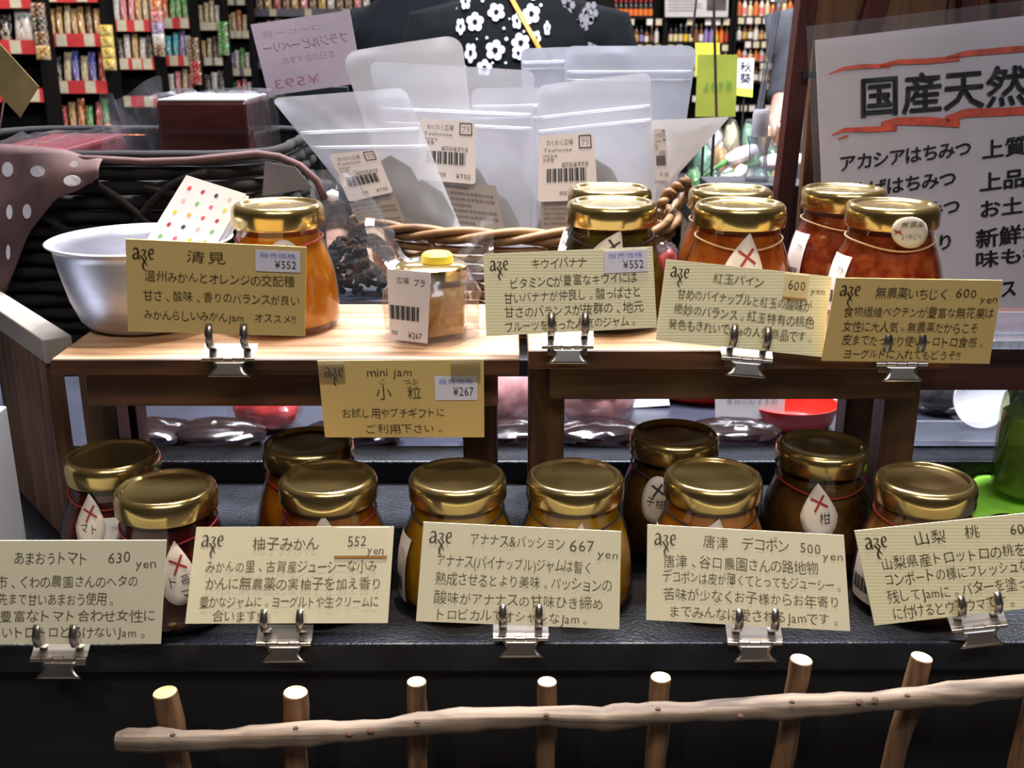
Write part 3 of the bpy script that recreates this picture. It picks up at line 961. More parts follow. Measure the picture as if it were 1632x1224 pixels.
# ------------------------------------------------------------------ metal bowl and leaflets
bx, by = at_z(226, 524, zS).x, 0.700
M_alu = pm('aluminium', rgb(205, 205, 214), 0.40, 0.92, amp=0.06, scale=40, stretch=(1, 1, 6))
rb, hb = 0.0605, 0.0635
BOWL = [(r_ * .93, z_ * .86) for r_, z_ in [(0, .0005), (.036, .0005), (.040, .0015), (.045, .007), (.0505, .022), (.0545, .040), (.0575, .056), (.0582, .0605), (.0605, .0625), (.0622, .0635), (.0626, .0645), (.0610, .0653), (.0585, .0640), (.0565, .0615), (.0550, .056), (.0520, .040), (.0480, .022), (.043, .0085), (.038, .003), (0, .0025)]]
tag(MB().lathe(BOWL, 64).build('metal_bowl', M_alu, None, 60, loc=(bx, by, zS + .0004)), 'dull aluminium bowl with a rolled rim on the wooden stool', 'bowl')
dots = [rgb(226, 90, 90), rgb(230, 110, 130), rgb(70, 60, 90), rgb(240, 180, 80), rgb(120, 190, 110), rgb(190, 60, 60), rgb(232, 206, 60), rgb(236, 190, 170)]
M_dots = [pm('dot_%d' % i, c, 0.6, amp=0.04) for i, c in enumerate(dots)]
for k, (dx, dz) in enumerate(((0, 0), (5, 4), (9, 9))):
    q = Quad([(297 + dx * .6, 279 + dz), (392 + dx, 309 + dz), (340 + dx, 398 + dz), (232 + dx * .6, 385 + dz)], Vector((bx, by + .012 + .003 * k, zS + .07)), 22)
    # slide the sheet down into the bowl
    t = thing('leaflet', ('white leaflet printed with coloured dots standing in the bowl' if k == 0 else 'white leaflet standing right behind the dotted one in the bowl'), 'leaflet', q.o, group='leaflets in the metal bowl')
    q.sheet('paper', M_white, t, 0.0006, (0, 1), (-.38, 1))
    if k == 0:
        dm = MB()
        i = 0
        for r_ in range(5):
            for c_ in range(4):
                a, b = .16 + c_ * .22 + .02 * (r_ % 2), .84 - r_ * .185
                rr = .030
                ring = [q.at(a + rr * math.cos(n * .785), b + rr * 1.15 * math.sin(n * .785), .0004) for n in range(8)]
                dm.add(ring, [tuple(range(8))], (i * 5 + r_ * 3) % len(M_dots))
                i += 1
        dm.build('printed_dots', M_dots, t)
# ------------------------------------------------------------------ platform behind the stools
M_dark = pm('dark_board', rgb(26, 24, 28), 0.6, amp=0.3, scale=40)
PB = 1.115
t = thing('rear_platform', 'dark narrow shelf behind the stools holding the baskets', 'shelf', (0, 0.96, 0))
MB().box(-0.95, 0.95, 0.815, PB, zP - 0.014, zP).build('board', M_dark, t, bevel=0.001, off=(0, 0.96, 0))
for sx in (-0.9, 0.9):
    for yy in (0.84, PB - 0.03):
        MB().box(sx - 0.015, sx + 0.015, yy - 0.015, yy + 0.015, 0, zP - 0.014).build('leg', M_dark, t, off=(0, 0.96, 0))
E = 0.0004     # things rest a hair above what carries them

# ------------------------------------------------------------------ side panels at the left
M_greyt = pm('grey_edge', rgb(136, 126, 116), 0.7, amp=0.1)
A_, B_, C_ = Vector((-0.298, 0.668, 0)), Vector((-0.374, 0.7625, 0)), Vector((-0.400, 0.795, 0))
t = thing('corner_board', 'brown wooden corner board with a pale grey top edge beside the dark red jars', 'board', (-0.36, 0.72, zT))
oo = (-0.36, 0.72, zT)
def slab(P, Q, th, z0, z1):
    d = (Q - P).normalized()
    n = Vector((-d.y, d.x, 0)) * th
    n = -n if n.y < 0 else n
    r = [P, Q, Q + n, P + n]
    if (Q - P).cross(n).z < 0:
        r = r[::-1]
    return [Vector((p.x, p.y, z0)) for p in r] + [Vector((p.x, p.y, z1)) for p in r]
MB().hexa(slab(A_, B_, 0.012, zT + E, zS - 0.018)).build('face_plank', M_panel, t, bevel=0.001, off=oo)
MB().hexa(slab(A_ + Vector((0.003, -0.003, 0)), C_, 0.018, zS - 0.018, zS - 0.002)).build('top_strip', M_greyt, t, bevel=0.001, off=oo)
M_wpan = pm('white_panel', rgb(196, 200, 214), 0.5, amp=0.05, scale=12)
tag(MB().box(-0.52, -0.3115, 0.600, 0.640, zT + E, H - 0.222).build('white_board', M_wpan, bevel=0.001), 'plain white board standing beside the brown corner board', 'board')

# ------------------------------------------------------------------ tea basket
M_wick = wood('wicker', rgb(78, 52, 28), rgb(150, 110, 66), 'x', 0.7, 0.55)
M_lining = pm('dark_lining', rgb(22, 14, 13), 0.9, amp=0.2)
M_dwick = wood('dark_wicker', rgb(7, 5, 5), rgb(26, 18, 15), 'x', 0.7, 0.85)
bcx, bcy, brx, bry, bh = 0.0035, 0.955, 0.138, 0.100, 0.088
t = thing('wicker_basket', 'oval tan wicker basket full of frosted tea pouches', 'basket', (bcx, bcy, zP + E))
def ell(a, z, k=1.0, dr=0.0):
    return Vector(((brx * k + dr) * math.cos(a), (bry * k + dr) * math.sin(a), z))
N = 72
for row in range(10):
    pts = [ell(2 * math.pi * i / N, .006 + row * .0078, .80 + .019 * row, .0022 * math.cos(18 * 2 * math.pi * i / N + math.pi * (row % 2))) for i in range(N + 1)]
    MB().tube(pts, .0036, 6, caps=False).build('weave_row', M_wick, t, True)
for k in range(18):
    a = 2 * math.pi * k / 18
    MB().tube([ell(a, .001, .80), ell(a, .045, .89), ell(a, bh, 1.0)], .0028, 6).build('stake', M_wick, t, True)
for s in range(3):
    pts = []
    for i in range(121):
        a = 2 * math.pi * i / 120
        ph = 7 * a + s * 2 * math.pi / 3
        pts.append(ell(a, bh + .0042 * math.sin(ph), 1.0, .004 * math.cos(ph)))
    MB().tube(pts, .0034, 8, caps=False).build('rim_strand', M_wick, t, True)
MB().lathe([(0, .003), (.8, .003), (.8, 0), (0, 0)], 40, sx=brx, sy=bry).build('base', M_wick, t)
for s in range(2):
    hp = [at_y(1048, 338, .93), at_y(1062, 312, .935), at_y(1080, 298, .945), at_y(1096, 289, .955), at_y(1096, 308, .965), at_y(1082, 325, .965), at_y(1062, 345, .95)]
    fine = []
    for i in range(len(hp) - 1):
        for k in range(5):
            p = hp[i].lerp(hp[i + 1], k / 5)
            ph = (i * 5 + k) * .9 + s * math.pi
            fine.append(p + Vector((0, .0035 * math.cos(ph), .0035 * math.sin(ph))))
    MB().tube(fine, .0033, 8).build('handle_strand', M_wick, t, True, off=(bcx, bcy, zP + E))

# ------------------------------------------------------------------ frosted tea pouches
M_pouch = film('frosted_pouch', (0.97, 0.97, 1, 1), 0.04, 0.22, haze=0.42, hazecol=(0.95, 0.96, 1, 1), trans=0.62)
M_pouch2 = film('silver_pouch', (0.92, 0.95, 1, 1), 0.10, 0.25, haze=0.72, hazecol=(0.88, 0.91, 0.98, 1), trans=0.5)
M_zip = film('zip_strip', (1, 1, 1, 1), 0.06, 0.3, haze=0.6, hazecol=(0.95, 0.97, 1, 1))
M_tea = pm('tea_bag_paper', rgb(84, 74, 68), 0.8, amp=0.35, scale=60)
M_info = pm('info_paper', rgb(150, 142, 136), 0.8, amp=0.05)
def print_label(mb, mp, price=True, part=False):
    write(mb, mp, 'わくわく広場', .14, .62, .84, .10)
    write(mb, mp, 'Teahouse', .08, .60, .745, .075)
    write(mb, mp, 'miya', .08, .34, .665, .07)
    write(mb, mp, 'お茶屋', .08, .28, .595, .07)
    write(mb, mp, 'プラ', .76, .91, .82, .12)
    for a, b, c, d in ((.73, .78, .94, .78), (.94, .78, .94, .96), (.94, .96, .73, .96), (.73, .96, .73, .78)):
        ribbon(mb, mp, [(a, b), (c, d)], .018)
    write(mb, mp, '福岡県福津市産', .40, .88, .51, .085)
    x = .15
    k = 0
    while x < .84:
        wd = .010 + .009 * ((k * 7) % 3)
        ribbon(mb, mp, [(x, .29), (x, .49)], wd)
        x += wd + .010 + .006 * ((k * 5) % 2)
        k += 1
    write(mb, mp, '税抜', .36, .50, .09, .075)
    write(mb, mp, '¥700', .66, .92, .07, .11)
def pouch(label, px, Y, lean, mat=M_pouch, thick=0.020, zips=(.76, .85), lab=None, tea=True, info=None, yaw=0, r=.05, group='frosted tea pouches in the basket'):
    q = Quad(px, at_y((px[2][0] + px[3][0]) / 2, px[2][1], Y), lean, yaw)
    t = thing('tea_pouch', label, 'pouch', q.o, group=group)
    def th(a, b):
        return .0006 + thick * .5 * max(0, 1 - b / .8) ** .8 * math.sin(math.pi * min(1, max(0, a))) ** .6 * (b < .8)
    def edge(u, v):
        ins = 0
        if v > 1 - r:
            k = (v - 1 + r) / r
            ins = r * (1 - math.sqrt(max(0, 1 - k * k))) * q.h / q.w
        return ins + (1 - 2 * ins) * u, v
    mb = MB()
    def side(sg):
        def f(u, v):
            a, b = edge(u, v)
            w_ = .0012 * math.sin(5 * a + 3 * b + px[0][0]) + .0010 * noise.noise(Vector((a * 5, b * 5, px[0][0])))
            return q.at(a, b, sg * th(a, b) + w_)
        return f
    ext = max(0.0, (q.o.z - zP - .014) / (q.h * math.cos(R(lean))))
    def deep(sg):
        f = side(sg)
        def g(u, v):
            b = -ext + (1 + ext) * v
            if b >= 0:
                return f(u, b)
            k = b / -ext if ext else 0
            p = q.at(.5 + (u - .5) * (1 - .6 * k), b, sg * th(u, 0) * (1 - .5 * k))
            p.x -= k * .6 * (q.o.x - bcx)
            p.y += k * .014
            return p
        return g
    rows = [k / 22 * (1 - r * .9 / (1 + ext)) for k in range(22)] + [1 - r * .9 / (1 + ext) * (1 - k / 9) ** 1.6 for k in range(10)]
    for sg in (1, -1):
        f_ = deep(sg)
        nv = len(rows) - 1
        mb.grid(16, nv, lambda u, v: f_(u, rows[round(v * nv)]), flip=sg < 0)
    mb.build('film', mat, t, True)
    for zb in zips:
        mb = MB()
        mb.tube([q.at(.02 + .96 * k / 12, zb, th(.5, zb) + .0012 * math.sin(5 * (.02 + .96 * k / 12) + 3 * zb + px[0][0]) + .0004) for k in range(13)], .0013, 6)
        mb.build('zip_strip', M_zip, t, True)
    if tea:
        for k, (a, b) in enumerate(((.30, .10), (.66, .13), (.48, .30))):
            c = q.at(a, b, 0)
            mb = MB()
            mb.lathe([(0, -.026), (.024, -.020), (.028, -.004), (.017, .016), (0, .026)], 8, c=tuple(c), sy=.13)
            mb.v = [(a_[0], a_[1] + (a_[2] - c.z) * math.tan(R(lean)), a_[2]) for a_ in mb.v]
            mb.build('tea_bag', M_tea, t, 40)
    if info:
        qi = Quad(info, q.at((info[0][0] - px[3][0]) / max(1, px[2][0] - px[3][0]), .2, th(.5, .2)) + q.o + q.n * .0022, lean, yaw)
        off = qi.o - q.o
        mb = MB()
        mb.poly([qi.at(a, b) + off for a, b in ((0, 0), (1, 0), (1, 1), (0, 1))], .0003, qi.n)
        io = mb.build('info_slip', M_info, t)
        pr = MB()
        for j in range(7):
            write(pr, lambda a, b: qi.at(a, b, .0005) + off, '名称ほうじ茶原材料名茶国産内容量', .06, .94 if j % 3 else .6, .84 - j * .12, .075)
        pr.build('slip_print', M_inkb, io)
    if lab:
        ql = Quad(lab, q.at(.5, .4, th(.5, .25)) + q.o + q.n * .0042, lean, yaw)
        off = ql.o - q.o
        mb = MB()
        mb.poly([ql.at(a, b) + off for a, b in rounded(0, 1, 0, 1, .06)], .0003, ql.n)
        lo_ = mb.build('price_label', M_lab, t)
        pr = MB()
        print_label(pr, lambda a, b: ql.at(a, b, .0006) + off)
        pr.build('label_print', M_inkb, lo_)
    return t
pouch('frosted tea pouch leaning out over the left end of the basket beside the black beans', [(432, 157), (645, 139), (738, 372), (588, 352)], .918, 10, thick=.014, lab=[(524, 246), (598, 238), (627, 306), (556, 322)], zips=(.60, .72), info=[(556, 324), (630, 312), (650, 368), (580, 372)])
pouch('frosted tea pouch with a large barcode label over an information slip', [(588, 98), (852, 112), (850, 384), (640, 384)], .952, 12, thick=.016, lab=[(669, 189), (757, 194), (758, 294), (664, 286)], zips=(.66, .74), info=[(676, 282), (790, 296), (806, 372), (690, 362)])
pouch('narrow frosted tea pouch between two barcode-labelled pouches', [(753, 141), (862, 138), (872, 384), (740, 384)], .968, 13, zips=(.80, .88), thick=.012)
pouch('frosted tea pouch with a barcode label behind the kiwi jam jars', [(857, 136), (1037, 115), (1046, 366), (848, 382)], .935, 12, lab=[(859, 216), (946, 211), (953, 318), (857, 322)], zips=(.70, .79), info=[(862, 300), (935, 300), (935, 366), (862, 366)])
pouch('pale pouch at the back of the basket below the flowered dress', [(830, 77), (915, 75), (912, 300), (836, 300)], 1.010, 8, M_pouch2, .006, (.85, .90), tea=False)
pouch('tall silvery pouch at the back of the basket beside the green sign', [(899, 73), (1111, 73), (1078, 300), (905, 300)], .998, 8, M_pouch2, .008, (.76, .82), tea=False, r=.07)
M_opq = film('white_pouch_back', (1, 1, 1, 1), 0.03, 0.4, haze=0.92, hazecol=(0.86, 0.84, 0.84, 1), trans=0.25)
pouch('opaque white pouch with rounded corners at the back of the basket', [(543, 84), (735, 54), (765, 300), (622, 320)], .995, 8, M_opq, .006, (), tea=False, r=.10)
pouch('white pouch slanting out at the basket handle', [(1030, 192), (1163, 186), (1050, 312), (1022, 332)], .950, 8, M_opq, .003, (), lab=[(1041, 206), (1060, 205), (1068, 287), (1044, 288)], tea=False, r=.02)

# ------------------------------------------------------------------ bag of black beans
M_bean = pm('black_beans', rgb(12, 10, 11), 0.7, amp=0.3, spec=0.2)
M_navy = pm('navy_box', rgb(30, 38, 54), 0.5, amp=0.2, scale=20)
bz = H - 0.200
tag(MB().box(-0.155, -0.062, 0.822, 0.868, zP + E, bz).build('navy_box', M_navy, bevel=0.002), 'small navy box behind the wrapped mini jar', 'box')
t = thing('bean_bag', 'clear bag of small black beans behind the orange jam jar', 'bag', (-0.122, 0.842, bz + E))
mb = MB()
ico = [(0, 0, 1), (.894, 0, .447), (.276, .851, .447), (-.724, .526, .447), (-.724, -.526, .447), (.276, -.851, .447), (.724, .526, -.447), (-.276, .851, -.447), (-.894, 0, -.447), (-.276, -.851, -.447), (.724, -.526, -.447), (0, 0, -1)]
icf = [(0, 1, 2), (0, 2, 3), (0, 3, 4), (0, 4, 5), (0, 5, 1), (1, 6, 2), (2, 7, 3), (3, 8, 4), (4, 9, 5), (5, 10, 1), (6, 7, 2), (7, 8, 3), (8, 9, 4), (9, 10, 5), (10, 6, 1), (11, 7, 6), (11, 8, 7), (11, 9, 8), (11, 10, 9), (11, 6, 10)]
for k in range(420):
    a, b = rnd.uniform(0, 6.283), rnd.uniform(0, 1)
    zz = .004 + .040 * b
    rr = .027 * math.sqrt(max(.05, 1 - (b * .9) ** 2))
    c = (rr * math.cos(a), .014 * math.sin(a) * rr / .027, zz)
    mb.add([(c[0] + .0026 * p[0], c[1] + .0026 * p[1], c[2] + .0026 * p[2]) for p in ico], icf)
bo = mb.build('beans', M_bean, t, True)
bo['kind'] = 'stuff'
mb = MB()
def bagf(u, v):
    a = 2 * math.pi * u
    k = 1.14 if v < .45 else 1.14 - 1.0 * (v - .45)
    p = Vector((.028 * k * math.cos(a), .016 * k * math.sin(a), .001 + .095 * v))
    n_ = noise.noise(p * 90) * .004
    return (p.x + n_ - .03 * max(0, v - .5), p.y + n_, p.z)
mb.grid(28, 16, bagf)
mb.build('film', M_cello, t, 30)
MB().lathe([(0, -.005), (.0045, -.003), (.0045, .003), (0, .005)], 12, c=(-.014, -.006, .078)).build('tie_bead', M_white, t, True)

# ------------------------------------------------------------------ dotted basket with wrapped cakes
px0, px1, py0, py1, pzt = -0.470, -0.182, 0.838, 1.060, H - 0.092
t = thing('lined_basket', 'dark wicker basket lined with brown white-dotted cloth behind the metal bowl', 'basket', (-0.31, 0.95, zP + E))
ob = (-0.31, 0.95, zP + E)
def rr_path(z, ins, wob, ph):
    out = []
    ol = rounded(px0 + ins, px1 - ins, py0 + ins, py1 - ins, .05, 5)
    ol = ol + ol[:1]
    L = 0
    for i in range(len(ol) - 1):
        a, b = Vector(ol[i]), Vector(ol[i + 1])
        n = max(1, int((b - a).length / .011))
        for k in range(n):
            p = a.lerp(b, k / n)
            d = (b - a).normalized()
            nn = Vector((d.y, -d.x)) * wob * math.cos(L * 140 + ph)
            out.append((p.x + nn.x, p.y + nn.y, z))
            L += (b - a).length / n
    out.append(out[0])
    return out
zb0 = zP + E
for row in range(13):
    z = zb0 + .006 + row * .0112
    MB().tube(rr_path(z, .012 * (1 - row / 13), .0028, math.pi * (row % 2)), .0048, 6, caps=False).build('weave_row', M_dwick, t, True, off=ob)
MB().tube(rr_path(pzt, 0, .001, 0), .0042, 8, caps=False).build('rim', M_dwick, t, True, off=ob)
MB().box(px0 + .02, px1 - .02, py0 + .02, py1 - .02, zb0, zb0 + .004).build('base', M_dwick, t, off=ob)
li = MB()
rp_ = rounded(px0 + .014, px1 - .014, py0 + .014, py1 - .014, .045, 5)
nl = len(rp_)
li.add([(a, b, z_) for z_ in (zb0 + .006, pzt - .004) for a, b in rp_], [(k, (k + 1) % nl, nl + (k + 1) % nl, nl + k) for k in range(nl)])
li.build('inner_lining', M_lining, t, True, off=ob)
# loose curved canes on the front
for a, b in (((150, 290), (330, 470)), ((230, 300), (420, 400)), ((60, 340), (240, 500)), ((330, 275), (200, 380))):
    A1, B1 = at_y(a[0], a[1], py0 - .008), at_y(b[0], b[1], py0 - .008)
    pts = [A1.lerp(B1, k / 10) + Vector((0, -.002 * math.sin(math.pi * k / 10), .012 * math.sin(math.pi * k / 10))) for k in range(11)]
    MB().tube(pts, .0026, 6).build('cane', M_dwick, t, True, off=ob)
M_cloth = pm('brown_cloth', rgb(92, 66, 64), 0.85, amp=0.15, scale=40)
M_clothd = pm('white_dot', rgb(226, 220, 222), 0.8, amp=0.04)
TOP = [(-60, 236), (20, 240), (60, 243), (100, 248), (130, 258), (156, 262)]
BOT = [(-60, 520), (8, 470), (45, 372), (88, 318), (126, 303), (156, 284)]
def ip(tb, u):
    f = u * (len(tb) - 1)
    i = min(len(tb) - 2, int(f))
    f -= i
    return (tb[i][0] * (1 - f) + tb[i + 1][0] * f, tb[i][1] * (1 - f) + tb[i + 1][1] * f)
def clothY(a, b):
    return py0 - .019 + .003 * math.sin(a * .06) + .002 * math.sin(b * .05 + a * .02)
def cloth(u, v):
    a, b = ip(BOT, u), ip(TOP, u)
    x_, y_ = a[0] * (1 - v) + b[0] * v, a[1] * (1 - v) + b[1] * v
    return at_y(x_, y_, clothY(x_, y_)) + Vector((0, .010 * v ** 6, .003 * v ** 6))
lc = MB().grid(24, 16, cloth).build('cloth_liner', M_cloth, t, True, off=ob)
sm = lc.modifiers.new('s', 'SOLIDIFY')
sm.thickness = .0008
dm = MB()
for cx, cy, rx, ry in ((12, 270, 9, 12), (60, 273, 12, 9), (115, 288, 14, 9), (15, 338, 5, 12), (43, 337, 7, 12), (13, 402, 3.5, 12), (118, 262, 7, 5), (-25, 320, 10, 12)):
    ring = []
    for k in range(14):
        an = 2 * math.pi * k / 14
        a, b = cx + rx * math.cos(an), cy + ry * math.sin(an)
        ring.append(at_y(a, b, clothY(a, b) - .0016))
    MB().add(ring, [tuple(reversed(range(14)))]).build('printed_dot', M_clothd, lc, off=ob)
# hem along the rim
hem = [at_y(a, b, py0 - .006) for a, b in ((105, 252), (160, 254), (230, 258), (300, 256), (360, 250), (410, 245), (445, 250), (478, 264), (505, 288), (518, 318))]
MB().tube(hem, .0028, 8).build('cloth_hem', M_cloth, t, True, off=ob)
M_grey = pm('grey_cloth', rgb(112, 108, 110), 0.8, amp=0.15)
q = Quad([(422, 258), (470, 266), (500, 300), (418, 312)], Vector((0, py0 - .012, zP)), 0)
mb = MB().poly([q.at(a, b) + q.o for a, b in ((0, 0), (1, 0), (1, 1), (0, 1))], .0006, q.n)
mb.build('cloth_patch', M_grey, t, off=ob)
# wrapped cakes
M_cake = pm('cake_wrap', rgb(78, 38, 34), 0.25, amp=0.45, scale=14, coat=0.6, stretch=(1, 1, 2.2))
M_caker = pm('red_box', rgb(118, 36, 40), 0.4, amp=0.2, scale=20)
def film_pack(label, x0, x1, y0, y1, z0, z1, m, spread, seed, name='wrapped_cake', top=False):
    o = ((x0 + x1) / 2, (y0 + y1) / 2, z0)
    t = thing(name, label, 'package', o, group='wrapped cakes in the lined basket')
    MB().box(x0, x1, y0, y1, z0, z1).build('box', m, t, bevel=.003, off=o)
    if top:
        MB().box(x0 + .002, x1 - .002, y0 + .001, y1 - .004, z1, z1 + .0012).build('top_sheen', M_white, t, off=o)  # white sheet stands in for the sheen on the wrapped top
    mb = MB()
    def f(u, v):
        a = 2 * math.pi * u
        cx, cz = math.cos(a), math.sin(a)
        k = max(abs(cx), abs(cz))
        X = (x1 - x0) / 2 * (cx / k) * 1.05 + (spread if cx > .6 else -spread if cx < -.6 else 0) * (abs(cx) - .6) / .4
        Z = (z1 - z0) / 2 * (cz / k) * 1.05
        n_ = noise.noise(Vector((X * 45 + seed, v * 6, Z * 45))) * .007
        return ((x0 + x1) / 2 + X + n_, y0 - .003 + (y1 - y0 + .006) * v + n_, (z0 + z1) / 2 + Z + n_)
    mb.grid(40, 8, f)
    mb.build('film', M_cello, t, 30, off=o)
    return t
pa, pb = at_y(247, 161, .925), at_y(393, 159, .925)
CAKE = film_pack('dark brown wrapped cake with its top sheen painted white in the lined basket', pa.x, pb.x, .925, 1.015, zP + .024, pa.z, M_cake, .005, 2, top=True)
pa, pb = at_y(-20, 228, .90), at_y(112, 236, .90)
film_pack('flat dark red wrapped package in the lined basket under loose film', pa.x, pb.x, .885, 1.03, zP + .02, pb.z, M_caker, .004, 9)
mb = MB()
def loose(u, v):
    a = 160 + 95 * u
    b = 138 + 110 * (1 - v) + 16 * math.sin(u * 5) * v
    p = at_y(a, b, .93 + .03 * math.sin(6 * u + 2 * v))
    n_ = noise.noise(p * 40) * .010
    return p + Vector((n_ * .4, n_, n_ * .3))
mb.grid(18, 14, loose)
mb.build('film_wing', M_cello, CAKE, 30, off=CAKE.location)
# kraft tag on a wire
q = Quad([(-20, 48), (62, 138), (32, 187), (-52, 97)], at_y(20, 120, 1.0), 5)
t = thing('kraft_tag', 'blank olive kraft tag tilted on a wire above the dotted cloth', 'tag', q.o)
q.sheet('paper', pm('olive_kraft', rgb(150, 132, 84), 0.85, amp=0.12, scale=60), t, .0008)
MB().tube([q.at(.6, .3, -.0018), at_y(-8, 250, 1.0) - q.o, Vector((at_y(-8, 250, 1.0).x, 1.0, zP + .006)) - q.o], .0011, 6).build('wire', M_steel, t)

# ------------------------------------------------------------------ pink paper sign seen from behind
M_pink = pm('pink_paper', rgb(224, 206, 214), 0.8, amp=0.04)
q = Quad([(399, 39), (557, 16), (578, 132), (428, 153)], at_y(480, 90, 1.085), 4)
t = thing('paper_sign', 'pink paper sign with writing showing through from its other side', 'sign', q.o)
q.sheet('paper', M_pink, t, .0008)
mb = MB()
mm = q.mapper(.0004)
flip = lambda a, b: mm(1 - a, b)
write(mb, flip, 'コーヒー豆', .30, .92, .80, .09, mi=1)
write(mb, flip, 'ブラジルピーベリー', .06, .94, .58, .17)
write(mb, flip, '本日のおすすめ', .22, .78, .40, .12, mi=1)
write(mb, flip, '¥593', .42, .92, .08, .18, mi=2)
mb.build('print', [M_inkp, pm('pale_gold_ink', rgb(196, 168, 160), 0.8), pm('pale_red_ink', rgb(206, 140, 160), 0.8)], t)
MB().box(-.030, .030, .001, .012, -.006, .002).build('holder', M_navy, t)
MB().tube([(0, .006, -.004), (0, .006, zP + E + .002 - q.o.z)], .002, 8).build('stem', M_dark, t)

# ------------------------------------------------------------------ honey poster and wooden screen
q = Quad([(1299, 64), (1900, -6), (1890, 556), (1322, 570)], at_y(1322, 570, .834), 14)
t = thing('honey_poster', 'laminated white honey poster with red brush lines and black print', 'poster', q.o)
q.sheet('paper', pm('poster_paper', rgb(206, 196, 198), 0.7, amp=0.03), t, .0006)
q.sheet('lamination', film('lamination', (1, 1, 1, 1), 0.05, 0.12, haze=0.04), t, .0003, (-.022, 1.02), (0, 1.045), .0007)
def pst(px_, py_):
    p = at_plane(px_, py_, q.o + q.n * .0011, q.n)
    return p - q.o
mb = MB()
sl = -.117
def pline(txt, x0, y0, x1, hpx, key='b', mi=0, slope=-.125):
    for dx, dy in ((0, 0), (.030, 0), (.015, .022)):
        write(mb, lambda a, b: pst(a + dx * hpx, y0 - b - dy * hpx + slope * (a - x0)), txt, x0, x1, 0, hpx, key, mi=mi)
pline(POSTER_BIG, 1367, 182, 1885, 68, slope=-.08)
pline('アカシアはちみつ', 1338, 272, 1548, 28)
pline('れんげはちみつ', 1330, 318, 1524, 28)
pline('みかんはちみつ', 1340, 362, 1530, 28)
pline('巣みつ入り', 1380, 412, 1520, 28)
pline('上質の香り', 1564, 252, 1740, 32)
pline('上品な甘さ', 1560, 304, 1740, 32)
pline('お土産に', 1562, 346, 1700, 30)
pline('新鮮なはちみつ', 1554, 394, 1800, 32)
pline('味も香りも', 1554, 426, 1740, 28)
pline('ジュース', 1520, 482, 1620, 30)
for pts, wd in (([(1320, 118), (1345, 109), (1372, 106), (1420, 104)], [1, 5, 7, 6]), ([(1403, 105), (1430, 99), (1480, 97), (1530, 93)], [5, 8, 9, 8]), ([(1508, 93), (1540, 85), (1600, 80), (1700, 72), (1850, 58)], [6, 9, 10, 10, 6]),
                ([(1325, 216), (1345, 207), (1390, 206), (1430, 204)], [1, 6, 9, 8]), ([(1336, 222), (1352, 216)], [2, 4]), ([(1405, 198), (1430, 193), (1480, 193), (1530, 197)], [8, 12, 14, 12]), ([(1508, 190), (1540, 180), (1600, 178), (1700, 172), (1850, 160)], [10, 14, 13, 13, 8])):
    ribbon(mb, lambda a, b: pst(a, -b), [(a, -b) for a, b in pts], wd, 1)
mb.build('print', [M_inkb, M_inkr], t)
# acrylic foot of the poster
M_acr = film('clear_acrylic', (0.86, 0.90, 0.97, 1), 0.22, 0.06, haze=0.14)
c = at_z(1608, 556, H - .200 + E)
t = thing('acrylic_stand', 'small clear acrylic block stand on the red-brown bench', 'stand', c)
MB().box(-.012, .045, -.002, .020, 0, .006).build('foot', M_acr, t, bevel=.001)
MB().box(-.012, .045, .010, .013, .006, .022).build('lip', M_acr, t, bevel=.0008)
t = thing('wooden_screen', 'brown board screen with a slanted dark red post behind the honey poster', 'screen', (.6, 1.0, 0))
oo = (.6, 1.0, 0)
M_scr = wood('screen_board', rgb(84, 52, 28), rgb(128, 84, 48), 'z', 0.6, 0.6)
x0 = at_y(1286, 200, 1.02).x
k = 0
xx = x0
while xx < 1.0:
    wd = .058
    MB().box(xx, xx + wd - .0015, 1.02, 1.032, zP + E, 1.75).build('plank', M_scr, t, bevel=.001, off=oo)
    xx += wd
    k += 1
M_post = wood('post_wood', rgb(44, 18, 14), rgb(88, 38, 26), 'z', 0.8, 0.45)
def bar(p, q_, w0, Y, th, m, name):
    A, B = at_y(*p, Y), at_y(*q_, Y)
    d = (B - A).normalized()
    n = Vector((d.z, 0, -d.x)) * w0 / 2
    pts = [A - n, A + n, B + n, B - n]
    y2 = Vector((0, th, 0))
    MB().hexa([pts[0], pts[1], pts[1] + y2, pts[0] + y2, pts[3], pts[2], pts[2] + y2, pts[3] + y2]).build(name, m, t, bevel=.001, off=oo)
bar((1231, 495), (1309, -160), .0150, .975, .022, M_post, 'post')
bar((1330, 240), (1420, -60), .019, 1.006, .013, M_post, 'batten')
bar((1548, 120), (1548, -90), .017, 1.006, .013, M_post, 'batten')
bar((1608, 120), (1608, -90), .021, 1.006, .013, M_post, 'batten')
c = at_y(1291, 119, .972)
MB().box(c.x - .006, c.x + .006, .968, .976, c.z - .003, c.z + .003).build('bolt', M_dark, t, off=oo)

# ------------------------------------------------------------------ green bottle on lime cloth
M_lime = pm('lime_cloth', rgb(160, 236, 70), 0.7, amp=0.08, scale=30)
c = at_z(1620, 800, zT)
t = MB()
def limef(u, v):
    a, b = 1548 + 130 * u, 832 - 75 * v
    p = at_z(a, b, zT)
    p.z += .0016 + .005 * math.sin(u * 4 + v * 5) ** 2 * (1 if .05 < u < .95 else .3)
    return p
lo_ = t.grid(14, 10, limef).build('lime_cloth', M_lime, None, True)
tag(lo_, 'folded lime green cloth under the green bottle', 'cloth')
sm = lo_.modifiers.new('s', 'SOLIDIFY')
sm.thickness = .001
sm.offset = 1
t = thing('green_bottle', 'bottle of pale green liquid standing on lime cloth', 'bottle', (c.x + .006, c.y, zT + .008))
BOT_ = [(0, .001), (.020, 0), (.024, .003), (.0255, .010), (.0255, .062), (.024, .072), (.018, .082), (.0125, .088), (.0125, .098)]
